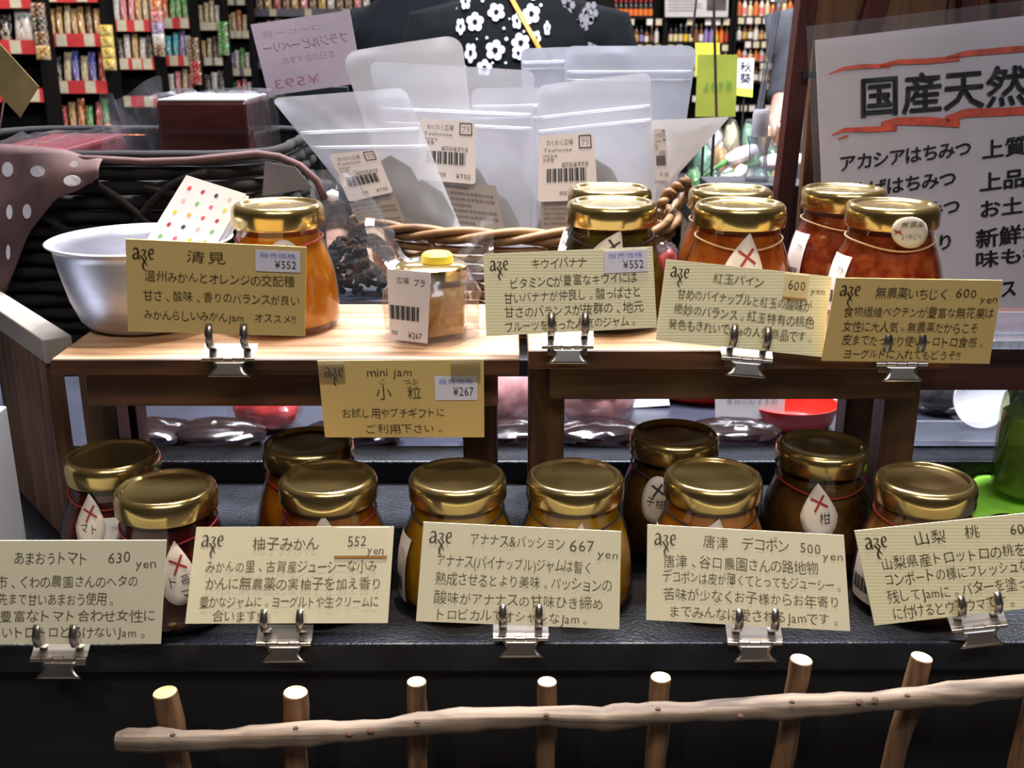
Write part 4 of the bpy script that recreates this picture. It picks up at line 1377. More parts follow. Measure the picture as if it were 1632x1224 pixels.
MB().lathe(BOT_, 36).build('glass', film('green_glass', (0.90, 0.97, 0.74, 1), 0.06, 0.03), t, 50)
MB().lathe([(0, .003), (.022, .003), (.0238, .012), (.0238, .060), (0, .0605)], 30).build('liquid', film('green_liquid', (0.74, 0.88, 0.40, 1), 0.02, 0.05, haze=0.60, hazecol=(0.56, 0.68, 0.18, 1)), t, 50)
MB().lathe([(.0140, .090), (.0148, .091), (.0148, .106), (.0135, .108), (0, .108)], 28).build('cap', pm('bottle_cap', rgb(120, 104, 88), 0.35, 0.6), t, 40)
mb = MB()
mb.grid(8, 6, lambda u, v: (.0262 * math.sin(.25 + .9 * u), -.0262 * math.cos(.25 + .9 * u), .022 + .030 * v))
mb.build('label', pm('bottle_label', rgb(96, 120, 110), 0.6, amp=.3, scale=90), t, True)
# ------------------------------------------------------------------ chilled food table seen under the stools
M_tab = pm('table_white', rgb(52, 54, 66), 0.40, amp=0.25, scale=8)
t = thing('food_table', 'grey table of packed meats seen below the wooden stools', 'table', (0, 1.6, 0))
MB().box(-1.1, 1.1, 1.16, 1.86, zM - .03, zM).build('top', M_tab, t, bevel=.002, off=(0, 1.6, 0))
for sx in (-1.05, 1.05):
    for yy in (1.2, 1.8):
        MB().box(sx - .02, sx + .02, yy - .02, yy + .02, 0, zM - .03).build('leg', M_dark, t, off=(0, 1.6, 0))
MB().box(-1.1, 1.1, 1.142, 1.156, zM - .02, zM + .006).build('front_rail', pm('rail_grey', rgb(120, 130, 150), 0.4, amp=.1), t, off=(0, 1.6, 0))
M_meat = pm('pink_meat', rgb(236, 168, 164), 0.35, amp=0.16, scale=30, coat=0.5)
M_dkbag = film('dark_film', (0.45, 0.38, 0.40, 1), 0.08, 0.14, haze=0.3, hazecol=(0.08, 0.05, 0.05, 1))
M_red = pm('red_tray', rgb(200, 40, 28), 0.3, amp=0.06, coat=0.4)
M_whiteb = pm('white_board', rgb(240, 240, 246), 0.5, amp=0.02)
def lump(name, label, cat, px, py, Y, rx, ry, rz, m, seed, group=None, z=None, wrap=True, lab=None, wm=None):
    c = at_y(px, py, Y)
    z0 = (z if z is not None else zM) + E
    t = thing(name, label, cat, (c.x, Y, z0), group=group)
    mb = MB()
    n = 22
    def f(u, v):
        a, b = 2 * math.pi * u, math.pi * (v - .5)
        d = Vector((math.cos(b) * math.cos(a), math.cos(b) * math.sin(a), math.sin(b)))
        k = 1 + .16 * noise.noise(d * 1.7 + Vector((seed, 0, 0))) + .06 * noise.noise(d * 5 + Vector((0, seed, 0)))
        return (d.x * rx * k, d.y * ry * k, max(0.0, rz * (1 + d.z * k)))
    mb.grid(26, 16, f)
    mo = mb.build('filling', m, t, True)
    if wrap:
        mb = MB()
        def g(u, v):
            a, b = 2 * math.pi * u, math.pi * (v - .5)
            d = Vector((math.cos(b) * math.cos(a), math.cos(b) * math.sin(a), math.sin(b)))
            k = 1.14 + .14 * noise.noise(d * 3 + Vector((seed, 4, 0))) + .07 * noise.noise(d * 9)
            return (d.x * rx * k, d.y * ry * k, max(0.0, rz * (1 + d.z * k)))
        mb.grid(30, 18, g)
        mb.build('film', wm or M_cello, t, 25)
    if lab:
        mb = MB()
        hw, hh = lab
        mb.hexa([(x_ * hw, -ry * .75 + y_ * .010, rz * 1.55 + y_ * hh + e) for e in (0, .001) for x_, y_ in ((-1, -1), (1, -1), (1, 1), (-1, 1))])
        mb.build('label', M_white, t)
    return t
lump('meat_pack', 'pale pink meat packed in film behind the stool leg', 'package', 792, 690, 1.29, .044, .045, .042, M_meat, 1, 'meat packs on the grey table', lab=None)
lump('meat_pack', 'pink meat pack with a white label between the stool legs', 'package', 948, 690, 1.29, .050, .045, .040, M_meat, 5, 'meat packs on the grey table', lab=(.024, .008))
for k, (px, l) in enumerate(((815, 'crumpled dark film bag before the pale meat pack'), (955, 'crumpled dark film bag before the labelled meat pack'), (1165, 'crumpled dark film bag before the red trays'), (238, 'crumpled dark film bag behind the dark red jars'), (346, 'crumpled dark film bag beside the red wrapped pack'), (560, 'crumpled dark film bag under the mini jam card'))):
    lump('dark_bag', l, 'bag', px, 700, 1.215, .052, .030, .014, pm('dark_filling', rgb(60, 36, 34), .4, amp=.4, scale=40), 11 + k, 'dark film bags on the grey table', wm=M_dkbag)
def tray(label, px, Y, rx, ry, h, m, z=None):
    x_ = at_y(px, 660, Y).x
    return tag(MB().lathe([(0, .003), (.80, .003), (.9, .010), (1.0, h), (1.03, h), (.92, .007), (.82, 0), (0, 0)], 40, sx=rx, sy=ry).build('red_tray', m, None, 40, loc=(x_, Y, (z or zM) + E)), label, 'tray', 'red trays on the grey table')
tray('large round red tray behind the labelled meat pack', 1125, 1.43, .115, .09, .050, M_red)
tray('oval red tray beside the dark stool legs', 1262, 1.285, .055, .045, .028, M_red)
tray('red tray under the mini jam card', 640, 1.29, .075, .05, .030, M_red)
lump('red_pack', 'red wrapped pack behind the shaded yuzu jar', 'package', 425, 680, 1.27, .040, .03, .026, pm('red_filling', rgb(196, 44, 36), .4, amp=.25), 21, None)
q = Quad([(1012, 648), (1062, 648), (1066, 672), (1008, 676)], at_y(1030, 672, 1.345), 40)
t = thing('price_card', 'small white card lying before the large red tray', 'card', q.o)
q.sheet('paper', M_whiteb, t, .0008)
t.location.z = max(t.location.z, zM + .003)
q = Quad([(1140, 618), (1252, 618), (1250, 656), (1140, 656)], at_y(1190, 650, 1.26), 8)
t = thing('price_card', 'pale standing card with reddish print behind the red tray', 'card', q.o)
q.sheet('paper', M_lab, t, .0008, (0, 1), (-.3, 1))
mb = MB()
write(mb, q.mapper(), '本日のおすすめ', .15, .9, .35, .3)
mb.build('print', M_inkp, t)
lump('red_bag', 'small red film bag standing between the kiwi and apple jam jars', 'bag', 1064, 360, .842, .017, .009, .040, pm('red_bag_filling', rgb(150, 36, 34), .4, amp=.3), 71, None, zP)
lump('white_bag', 'small white film bag standing beside the red bag at the basket handle', 'bag', 1108, 360, .846, .012, .009, .042, pm('white_bag_filling', rgb(196, 196, 214), .4, amp=.15), 75, None, zP)
# white plates and clear guard at the right
for px, Y, r_, l in ((1555, 1.275, .034, 'white round plate standing behind the clear guard'), (1302, 1.37, .036, 'white round plate standing beside the dark stool leg')):
    c = at_y(px, 676, Y)
    t = thing('white_plate', l, 'plate', (c.x, Y, zM + E), group='white plates on the grey table')
    mb = MB().lathe([(0, 0), (.7 * r_, .001), (r_, .006), (r_, .008), (.68 * r_, .004), (0, .003)], 40)
    o_ = mb.build('dish', M_whiteb, t, 40, loc=(0, 0, r_ * math.sin(R(72)) + .002), rot=(R(72), 0, 0))
    MB().box(-.02, .02, -.004, .03, 0, .004).build('rest', M_dark, t)
c0, c1 = at_y(1405, 690, 1.225), at_y(1640, 690, 1.225)
tag(MB().box(c0.x, c1.x, 1.223, 1.227, zM + E, zM + .026).build('clear_guard', film('guard_plastic', (0.93, 0.93, 0.95, 1), 0.10, 0.06, haze=0.25), None, bevel=.0008), 'low clear plastic guard before the white plate', 'guard')
for k, (px, Y) in enumerate(((1490, 1.335), (1618, 1.34), (1400, 1.30))):
    lump('dark_pack', ['film-wrapped dark pack left of the white plate behind the guard', 'film-wrapped dark pack right of the white plate behind the guard', 'film-wrapped dark pack seen between the two stool legs'][k], 'package', px, 670, Y, .034, .03, .028, pm('dark_filling2', rgb(40, 36, 36), .4, amp=.5, scale=30), 40 + k, 'dark packs behind the guard')

# ------------------------------------------------------------------ vegetables beyond the honey jars
zV = H - .33
t = thing('vegetable_table', 'dark table of vegetables beyond the acrylic rod', 'table', (.5, 2.2, 0))
MB().box(.34, 1.15, 1.92, 2.64, zV - .03, zV).build('top', M_dark, t, bevel=.002, off=(.5, 2.2, 0))
for xx in (.38, 1.1):
    for yy in (1.97, 2.6):
        MB().box(xx - .02, xx + .02, yy - .02, yy + .02, 0, zV - .03).build('leg', M_dark, t, off=(.5, 2.2, 0))
M_daik = pm('white_root', rgb(242, 226, 222), 0.45, amp=0.05)
M_leafg = pm('leaf_green', rgb(76, 120, 60), 0.5, amp=0.4, scale=60)
def root(label, px, py, Y, ln, r_, ang):
    c = at_y(px, py, Y)
    t = thing('white_radish', label, 'vegetable', (c.x, Y, zV + E), rotz=0, group='white radishes on the vegetable table')
    zc = max(r_, c.z - zV)
    d = Vector((math.cos(ang), .15, math.sin(ang) * .7))
    pts = [d * ln * (k / 8 - .5) + Vector((0, 0, zc)) for k in range(9)]
    rs = [r_ * (.25 + .75 * math.sin(math.pi * (.12 + .76 * k / 8)) ** .6) for k in range(9)]
    MB().tube(pts, rs, 12).build('root', M_daik, t, True)
    MB().tube([pts[0], pts[0] - d * .03 - Vector((0, 0, .006)), pts[0] - d * .07 - Vector((0, 0, .016))], [.006, .004, .001], 6).build('stalk', M_leafg, t, True)
    return t
# a crate carries the radishes
tag(MB().box(.385, .66, 1.99, 2.14, zV + E, zV + .045).build('vegetable_crate', pm('crate_green', rgb(30, 44, 40), .6, amp=.3), bevel=.002), 'low dark green crate under the white radishes', 'crate')
zV0 = zV
zV = zV0 + .0455
root('white radish lying left of the acrylic base', 1182, 247, 2.03, .062, .014, .5)
root('white radish lying right of the acrylic base', 1248, 258, 2.03, .085, .016, .05)
root('short pinkish-white radish before the acrylic base', 1180, 275, 2.01, .034, .011, 1.2)
zV = zV0
vc = [rgb(90, 140, 80), rgb(176, 140, 90), rgb(200, 190, 150), rgb(60, 90, 70), rgb(160, 110, 70), rgb(120, 160, 130), rgb(214, 214, 206)]
vn = ['green', 'tan', 'cream', 'dark green', 'brown', 'pale green', 'white']
k = 0
for row, Y in enumerate((2.22, 2.38, 2.54)):
    for j in range(6):
        px = 1110 + j * 27 + (row % 2) * 12
        c = at_y(px, 240, Y)
        m = pm('veg_' + vn[(k * 3 + row) % 7], vc[(k * 3 + row) % 7], .5, amp=.3, scale=70)
        lump('vegetable_pack', '%s film-wrapped vegetable pack on the vegetable table' % vn[(k * 3 + row) % 7], 'package', px, 240, Y, .019, .03, .030 + .016 * row, m, 60 + k, 'vegetable packs on the dark table', zV)
        k += 1
# black riser with the acrylic rod stand
c = at_y(1206, 286, 1.075)
tag(MB().box(c.x - .050, c.x + .045, 1.045, 1.108, zP + E, c.z - .001).build('black_riser', M_dark, bevel=.002), 'black box riser under the clear acrylic rod stand', 'box')
t = thing('acrylic_rod_stand', 'clear acrylic rod on a waisted block base holding a sign above', 'stand', c)
MB().lathe([(0, 0), (.0115, 0), (.0120, .002), (.0100, .006), (.0088, .020), (.0100, .034), (.0114, .038), (.0114, .041), (0, .041)], 8).build('base_block', M_acr, t, 30)
MB().lathe([(.0078, .041), (.0080, .062), (.0060, .066), (0, .066)], 12).build('socket', pm('socket_grey', rgb(176, 168, 172), .4, amp=.1), t, 30)
A = at_y(1202, 222, 1.075) - c
B = at_y(1241, 4, 1.075) - c
MB().tube([A, B], .0034, 10).build('rod', M_acr, t, 40)
MB().tube([B, B + (B - A) * .08], .0075, 6).build('cap', pm('cap_white', rgb(220, 216, 216), .5, amp=.03), t)
# green signs and hanging wires
M_gsign = pm('green_sign', rgb(160, 172, 58), 0.7, amp=0.08, scale=20)
M_ysign = pm('yellow_sign', rgb(222, 228, 74), 0.7, amp=0.05)
def signq(label, px, Y, m, name='table_sign', foot=zM, wr=None):
    q = Quad(px, at_y(px[2][0], px[2][1], Y), 3)
    t = thing(name, label, 'sign', q.o)
    q.sheet('paper', m, t, .001)
    MB().tube([(0, .004, .01), (0, .004, foot + .002 - q.o.z)], .002, 6).build('stick', M_dark, t)
    if wr:
        mb = MB()
        for w_ in wr:
            write(mb, q.mapper(.0006), *w_[:5], key=w_[6] if len(w_) > 6 else 'n', mi=w_[5])
        mb.build('writing', [M_green, M_inkb], t)
    return t, q
signq('olive green paper sign with faint green writing behind the silvery pouch', [(1112, 87), (1176, 87), (1172, 186), (1108, 186)], 1.50, M_gsign, wr=[('よもぎ茶', .15, .9, .42, .2, 0)])
signq('bright yellow-green card rising behind the olive sign', [(1108, 68), (1147, 68), (1147, 120), (1108, 120)], 1.56, M_ysign)
t_, q_ = signq('narrow white sign with two black brush characters and a yellow foot', [(1176, 93), (1202, 93), (1199, 155), (1174, 152)], 2.10, M_whiteb, foot=zV, wr=[('秋', .12, .9, .66, .30, 1, 'b'), ('葵', .12, .9, .36, .30, 1, 'b')])
q_.sheet('yellow_foot', M_ysign, t_, .0006, (0, 1), (0, .22), .0008)
for px0_, px1_, py1_, Y, l in ((1112, 1103, 60, 1.75, 'short'), (1137, 1142, 190, 1.44, 'long')):
    A, B = at_y(px0_, -20, Y), at_y(px1_, py1_, Y)
    d = (A - B) / (A.z - B.z)
    tag(MB().tube([B + d * (3.0 - B.z), A, B], .0017, 6).build('hanging_wire', pm('wire_grey', rgb(120, 116, 112), .4, .6), None, True), '%s thin grey wire hanging from the ceiling by the green signs' % l, 'wire')

# ------------------------------------------------------------------ people
M_skin = pm('skin', rgb(222, 170, 148), 0.5, amp=0.06, scale=25)
M_hair = pm('hair', rgb(28, 22, 20), 0.45, amp=0.3, scale=80, stretch=(1, 1, .2))
def body(root, J, edges, mat, name='body'):
    names = list(J)
    idx = {n: i for i, n in enumerate(names)}
    me = bpy.data.meshes.new(name)
    me.from_pydata([J[n][0] for n in names], [(idx[a], idx[b]) for a, b in edges], [])
    me.materials.append(mat)
    o = link(name, me, root)
    s = o.modifiers.new('skin', 'SKIN')
    s.use_smooth_shade = True
    sv = me.skin_vertices[0].data
    for n in names:
        r_ = J[n][1]
        sv[idx[n]].radius = r_ if hasattr(r_, '__len__') else (r_, r_)
    sv[0].use_root = True
    u = o.modifiers.new('sub', 'SUBSURF')
    u.levels = 1
    u.render_levels = 2
    return o
def human(label, loc, rotz, cloth_m, lower_m, la, ra, scale=1.0, hairlong=True):
    """la / ra: [(elbow), (wrist), finger direction] in the person's frame (facing -y)"""
    t = thing('person', label, 'person', loc, rotz)
    J = {'pelvis': ((0, 0, .92), (.135, .10)), 'belly': ((0, 0, 1.06), (.125, .09)), 'chest': ((0, 0, 1.24), (.145, .10)), 'collar': ((0, .005, 1.36), (.09, .065)), 'neck': ((0, .0, 1.43), .048), 'jaw': ((0, -.012, 1.485), (.062, .070)), 'head': ((0, -.002, 1.56), (.074, .090)), 'crown': ((0, .006, 1.625), (.055, .065)), 'nose': ((0, -.098, 1.525), .012)}
    E_ = [('pelvis', 'belly'), ('belly', 'chest'), ('chest', 'collar'), ('collar', 'neck'), ('neck', 'jaw'), ('jaw', 'head'), ('head', 'crown'), ('head', 'nose')]
    for s, sx, arm in (('l', 1, la), ('r', -1, ra)):
        el, wr, fd = [Vector(a) for a in arm]
        J[s + 'sh'] = ((sx * .165, 0, 1.335), .052)
        J[s + 'el'] = (el, .040)
        J[s + 'wr'] = (wr, .026)
        fd.normalize()
        side = fd.cross(Vector((0, 0, 1)) if abs(fd.z) < .8 else Vector((0, 1, 0))).normalized()
        palm = wr + fd * .055
        J[s + 'pa'] = (palm, (.034, .016))
        E_ += [('collar', s + 'sh'), (s + 'sh', s + 'el'), (s + 'el', s + 'wr'), (s + 'wr', s + 'pa')]
        up_ = side.cross(fd).normalized()
        for k, ln in enumerate((.066, .076, .070, .054)):
            b = palm + fd * .030 + side * (.027 - .018 * k)
            m_ = b + fd * ln * .5 - up_ * .006
            e = m_ + fd * ln * .38 - up_ * .020
            J['%sf%da' % (s, k)], J['%sf%db' % (s, k)], J['%sf%dc' % (s, k)] = (b, .0095), (m_, .0088), (e, .0075)
            E_ += [(s + 'pa', '%sf%da' % (s, k)), ('%sf%da' % (s, k), '%sf%db' % (s, k)), ('%sf%db' % (s, k), '%sf%dc' % (s, k))]
        b = wr + fd * .030 + side * .032
        J[s + 'ta'], J[s + 'tb'] = (b, .011), (b + (fd * .7 + side * .6).normalized() * .042, .0088)
        E_ += [(s + 'wr', s + 'ta'), (s + 'ta', s + 'tb')]
        J[s + 'hip'], J[s + 'kn'], J[s + 'an'], J[s + 'toe'] = ((sx * .085, 0, .86), .085), ((sx * .09, -.01, .48), .056), ((sx * .09, .02, .09), .038), ((sx * .10, -.13, .035), .032)
        E_ += [('pelvis', s + 'hip'), (s + 'hip', s + 'kn'), (s + 'kn', s + 'an'), (s + 'an', s + 'toe')]
    body(t, J, E_, M_skin)
    for sx in (-1, 1):
        MB().lathe([(0, -.009), (.009, 0), (0, .009)], 10, c=(sx * .030, -.083, 1.553)).build('eye', M_inkb, t, True)
    mb = MB()
    def hr(u, v):
        a = 2 * math.pi * u
        z = 1.655 - (.09 + (.20 if hairlong else .05) * max(0, -math.cos(a) * -1)) * v if False else 1.66 - .24 * v
        r_ = .100 * math.sin(min(1.57, .25 + v * 2.4))
        front = max(0, -math.sin(a))
        if front > .35:
            z = max(z, 1.585)
        return (r_ * .92 * math.cos(a), .012 + r_ * 1.05 * math.sin(a), z)
    mb.grid(28, 10, hr)
    mb.build('hair', M_hair, t, True)
    return t, J
def loft(secs, n=40, a0=0, a1=2 * math.pi):
    """cloth around sections (z, cx, cy, rx, ry)"""
    mb = MB()
    def f(u, v):
        k = v * (len(secs) - 1)
        i = min(len(secs) - 2, int(k))
        k -= i
        k = k * k * (3 - 2 * k) * .5 + k * .5
        z, cx, cy, rx, ry = [secs[i][m] * (1 - k) + secs[i + 1][m] * k for m in range(5)]
        a = a0 + (a1 - a0) * u
        w_ = 1 + .012 * math.sin(9 * a + 6 * z)
        return (cx + rx * w_ * math.cos(a), cy + ry * w_ * math.sin(a), z)
    mb.grid(n, (len(secs) - 1) * 4, f)
    return mb
M_navyd = pm('flower_dress', rgb(10, 13, 15), 0.9, spec=0.15, amp=0.25, scale=30)
M_petal = pm('white_petal', rgb(204, 202, 212), 0.75, amp=0.05)
M_strap = pm('orange_strap', rgb(206, 140, 40), 0.6, amp=0.15, scale=120)
YA = 2.30
xa = at_y(828, 60, YA).x
ta, _ = human('person in a black dress with white flowers and an orange shoulder strap', (xa, YA, 0), 0, None, None, ((.235, .03, 1.10), (.225, -.06, .88), (0, -.25, -1)), ((-.215, .05, 1.08), (-.17, -.10, .90), (0, -.5, -1)))
SEC = [(.38, 0, 0, .27, .22), (.80, 0, 0, .215, .165), (1.00, 0, 0, .175, .135), (1.14, 0, 0, .152, .118), (1.24, 0, -.004, .152, .122), (1.33, 0, .0, .160, .110), (1.385, 0, .004, .135, .088), (1.42, 0, .004, .085, .066)]
dr = loft(SEC, 48).build('dress', M_navyd, ta, True)
def sec_at(z):
    for s0, s1 in zip(SEC, SEC[1:]):
        if s0[0] <= z <= s1[0]:
            k = (z - s0[0]) / (s1[0] - s0[0])
            return [s0[m] * (1 - k) + s1[m] * k for m in range(5)]
    return SEC[-1]
def on_dress(px, py, off=.006):
    """the point of the dress front seen at a pixel"""
    p = at_y(px, py, YA - .10)
    for _ in range(4):
        s = sec_at(p.z)
        dx = max(-.97, min(.97, (p.x - xa) / (s[3] + .004)))
        p = at_y(px, py, YA + s[2] - (s[4] + off) * math.sqrt(1 - dx * dx))
    return p - Vector((xa, YA, 0))
fm = MB()
def flower(cx, cy, r_, sq=1.0, rot=0.0):
    for k in range(5):
        a = rot + 2 * math.pi * k / 5
        ring = []
        for j in range(9):
            b = 2 * math.pi * j / 9
            ex, ey = .62 * math.cos(b) * .60 + .62, .40 * math.sin(b)
            X, Y_ = ex * math.cos(a) - ey * math.sin(a), ex * math.sin(a) + ey * math.cos(a)
            ring.append(on_dress(cx + X * r_ * sq, cy - Y_ * r_))
        fm.add(ring, [tuple(range(9))])
    ring = [on_dress(cx + .24 * r_ * sq * math.cos(b * .785), cy - .24 * r_ * math.sin(b * .785), .009) for b in range(8)]
    fm.add(ring, [tuple(range(8))], 1)
for a in ((757, 35, 16, .9, .3), (734, 42, 14, .55, 1), (791, 19, 15, .95, .8), (824, 33, 14, .6, .2), (847, 22, 17, .85, .5), (789, 80, 17, .95, .1), (830, 68, 16, .95, .6), (750, 84, 17, .6, .9), (742, 2, 14, .6, .4), (855, 60, 12, .6, 1.1), (772, 108, 14, .9, .2), (826, 84, 12, .9, 0), (872, 45, 12, .45, .3), (800, -18, 15, 1, .5), (850, -14, 15, .9, .9)):
    flower(*a)
for a, b, r_ in ((726, 12, 3), (718, 40, 3), (776, 60, 2.2), (803, 45, 2.2), (807, 62, 3), (741, 106, 2.2), (769, 1, 2.5), (862, 8, 2.5), (835, 50, 2), (760, 62, 1.5), (812, 30, 1.5), (785, 100, 2), (806, 100, 2)):
    ring = [on_dress(a + r_ * math.cos(j * .785), b - r_ * math.sin(j * .785)) for j in range(8)]
    fm.add(ring, [tuple(range(8))])
fm.build('printed_flowers', [M_petal, M_navyd], dr)
mb = MB()
cs = [on_dress(808 + k * 6.2, -14 + k * 11, .010) for k in range(12)]
vs = []
for p in cs:
    vs += [p + Vector((-.0055, 0, .002)), p + Vector((.0055, 0, -.002))]
mb.add(vs, [(2 * k, 2 * k + 1, 2 * k + 3, 2 * k + 2) for k in range(len(cs) - 1)])
so = mb.build('bag_strap', M_strap, ta)
sm = so.modifiers.new('s', 'SOLIDIFY')
sm.thickness = .002
# sleeves of the dress
for sx, el, wr in ((1, (.235, .03, 1.10), (.225, -.06, .88)), (-1, (-.215, .05, 1.08), (-.17, -.10, .90))):
    MB().tube([(sx * .10, 0, 1.345), (sx * .165, 0, 1.335), (sx * .20, .015, 1.22), el, (Vector(el) + Vector(wr)) / 2], [.06, .068, .066, .062, .058], 14).build('sleeve', M_navyd, ta, True)
fm = MB()
for k in range(9):
    cx, cy = (905 + (k * 37) % 44, 8 + k * 10)
    p0 = at_y(cx, cy, YA - .062) - Vector((xa, YA, 0))
    for j in range(5):
        a = j * 1.2566 + k
        c_ = p0 + Vector((.009 * math.cos(a), 0, .013 * math.sin(a)))
        fm.add([c_ + Vector((.0055 * math.cos(b * 1.047), 0, .0075 * math.sin(b * 1.047))) for b in range(6)], [tuple(range(6))])
M_petal_shade = pm('shaded_petal', rgb(120, 116, 120), 0.75, amp=0.05)  # petals greyed to put the sleeve's shadow into the print
fm.build('sleeve_flowers', M_petal_shade, ta)
# person in a dark coat
M_coat = pm('dark_coat', rgb(14, 18, 22), 0.9, spec=0.15, amp=0.15, scale=20)
YB = 2.75
xb = at_y(668, 40, YB).x
tb, _ = human('person in a plain dark coat behind the white pouch', (xb, YB, 0), R(-12), None, None, ((.23, .04, 1.10), (.22, -.05, .86), (0, -.2, -1)), ((-.23, .04, 1.10), (-.22, -.05, .86), (0, -.2, -1)), hairlong=False)
loft([(.50, 0, 0, .21, .17), (.90, 0, 0, .18, .14), (1.10, 0, 0, .160, .125), (1.25, 0, 0, .168, .13), (1.34, 0, .0, .165, .115), (1.40, 0, .004, .12, .085), (1.44, 0, .004, .07, .065)], 40).build('coat', M_coat, tb, True)
for sx in (1, -1):
    MB().tube([(sx * .10, 0, 1.345), (sx * .165, 0, 1.335), (sx * .21, .02, 1.22), (sx * .232, .04, 1.10), (sx * .222, -.045, .88)], [.06, .066, .064, .058, .048], 14).build('sleeve', M_coat, tb, True)
MB().lathe([(0, 0), (.11, 0), (.10, .45), (.12, .8), (0, .86)], 20, sx=1.2, sy=.8).build('trousers', M_coat, tb, True)
# person half hidden by the screen, hand bent in front of the waist
M_gsl = pm('grey_sleeve', rgb(86, 86, 92), 0.8, amp=0.15, scale=20)
YC = 2.98
xc = at_y(1345, 60, YC).x
hw = at_y(1243, 178, 2.86) - Vector((xc, YC, 0))
el = at_y(1262, 96, 2.96) - Vector((xc, YC, 0))
tc_, _ = human('person in a grey top reaching down, hand beside the dark red post', (xc, YC, 0), 0, None, None, ((.24, .04, 1.10), (.22, -.05, .86), (0, -.2, -1)), (tuple(el), tuple(hw), (-.10, -.30, -.92)), hairlong=False)
loft([(.50, 0, 0, .20, .16), (.90, 0, 0, .175, .135), (1.10, 0, 0, .155, .12), (1.25, 0, 0, .162, .125), (1.34, 0, .0, .160, .112), (1.40, 0, .004, .12, .085), (1.44, 0, .004, .07, .065)], 40).build('top', M_gsl, tc_, True)
MB().tube([(-.10, 0, 1.345), (-.165, 0, 1.335), tuple(Vector((-.165, 0, 1.335)).lerp(el, .5)), tuple(el), tuple(el.lerp(hw, .75))], [.06, .062, .056, .050, .042], 14).build('sleeve', M_gsl, tc_, True)
MB().tube([(.10, 0, 1.345), (.165, 0, 1.335), (.21, .02, 1.22), (.24, .04, 1.10), (.222, -.045, .88)], [.06, .062, .058, .054, .046], 14).build('sleeve', M_gsl, tc_, True)
MB().lathe([(0, 0), (.11, 0), (.10, .45), (.12, .8), (0, .86)], 20, sx=1.2, sy=.8).build('trousers', M_coat, tc_, True)

# ------------------------------------------------------------------ snack shelves at the left
M_shb = pm('shelf_black', rgb(7, 6, 6), 0.7, spec=0.2, amp=0.3)
M_rail = pm('red_rail', rgb(204, 62, 62), 0.45, amp=0.10, scale=8)
M_railb = pm('grey_rail', rgb(96, 92, 100), 0.45, amp=0.15, scale=8)
M_ptag = pm('shelf_tag', rgb(206, 196, 168), 0.7, amp=0.08)
PACKC = {'gold': rgb(206, 160, 84), 'cream': rgb(222, 204, 160), 'blue': rgb(70, 76, 176), 'pink': rgb(232, 130, 140), 'green': rgb(70, 160, 70), 'orange': rgb(226, 120, 50), 'white': rgb(226, 222, 216), 'black': rgb(40, 38, 40), 'cyan': rgb(50, 180, 200), 'brown': rgb(120, 78, 48), 'red': rgb(190, 56, 50), 'violet': rgb(150, 130, 190), 'yellow': rgb(226, 190, 50)}
def pack_mat(c):
    nm = 'pack_' + c
    if nm in MATS:
        return MATS[nm]
    m = pm(nm, PACKC[c], 0.25, 0.1, amp=0.6, scale=4.5, coat=0.4)
    rp = [n for n in m.node_tree.nodes if n.type == 'VALTORGB'][0].color_ramp
    col = PACKC[c]
    rp.elements[0].color = (col[0] * .25 + .01, col[1] * .22 + .008, col[2] * .2 + .006, 1)
    rp.elements[0].position = .36
    rp.elements[1].color = (.72, .62, .48, 1)  # cream patches painted in as highlights on the foil
    rp.elements[1].position = .68
    e_ = rp.elements.new(.50)
    e_.color = col
    return m
PK = {}
def pack_mesh(c):
    if c not in PK:
        mb = MB()
        def f(sg):
            def g(u, v):
                th = .5 * (1 - abs(2 * u - 1) ** 2.5) * (1 - abs(2 * v - 1) ** 3) + .02
                th *= 1 + .25 * math.sin(u * 9 + v * 4 + len(c))
                return ((u - .5), sg * th, v)
            return g
        mb.grid(8, 8, f(-1))
        mb.grid(8, 8, f(1), flip=True)
        o = mb.build('snack_packet', pack_mat(c), None, True)
        PK[c] = o.data
        bpy.data.objects.remove(o)
    return PK[c]
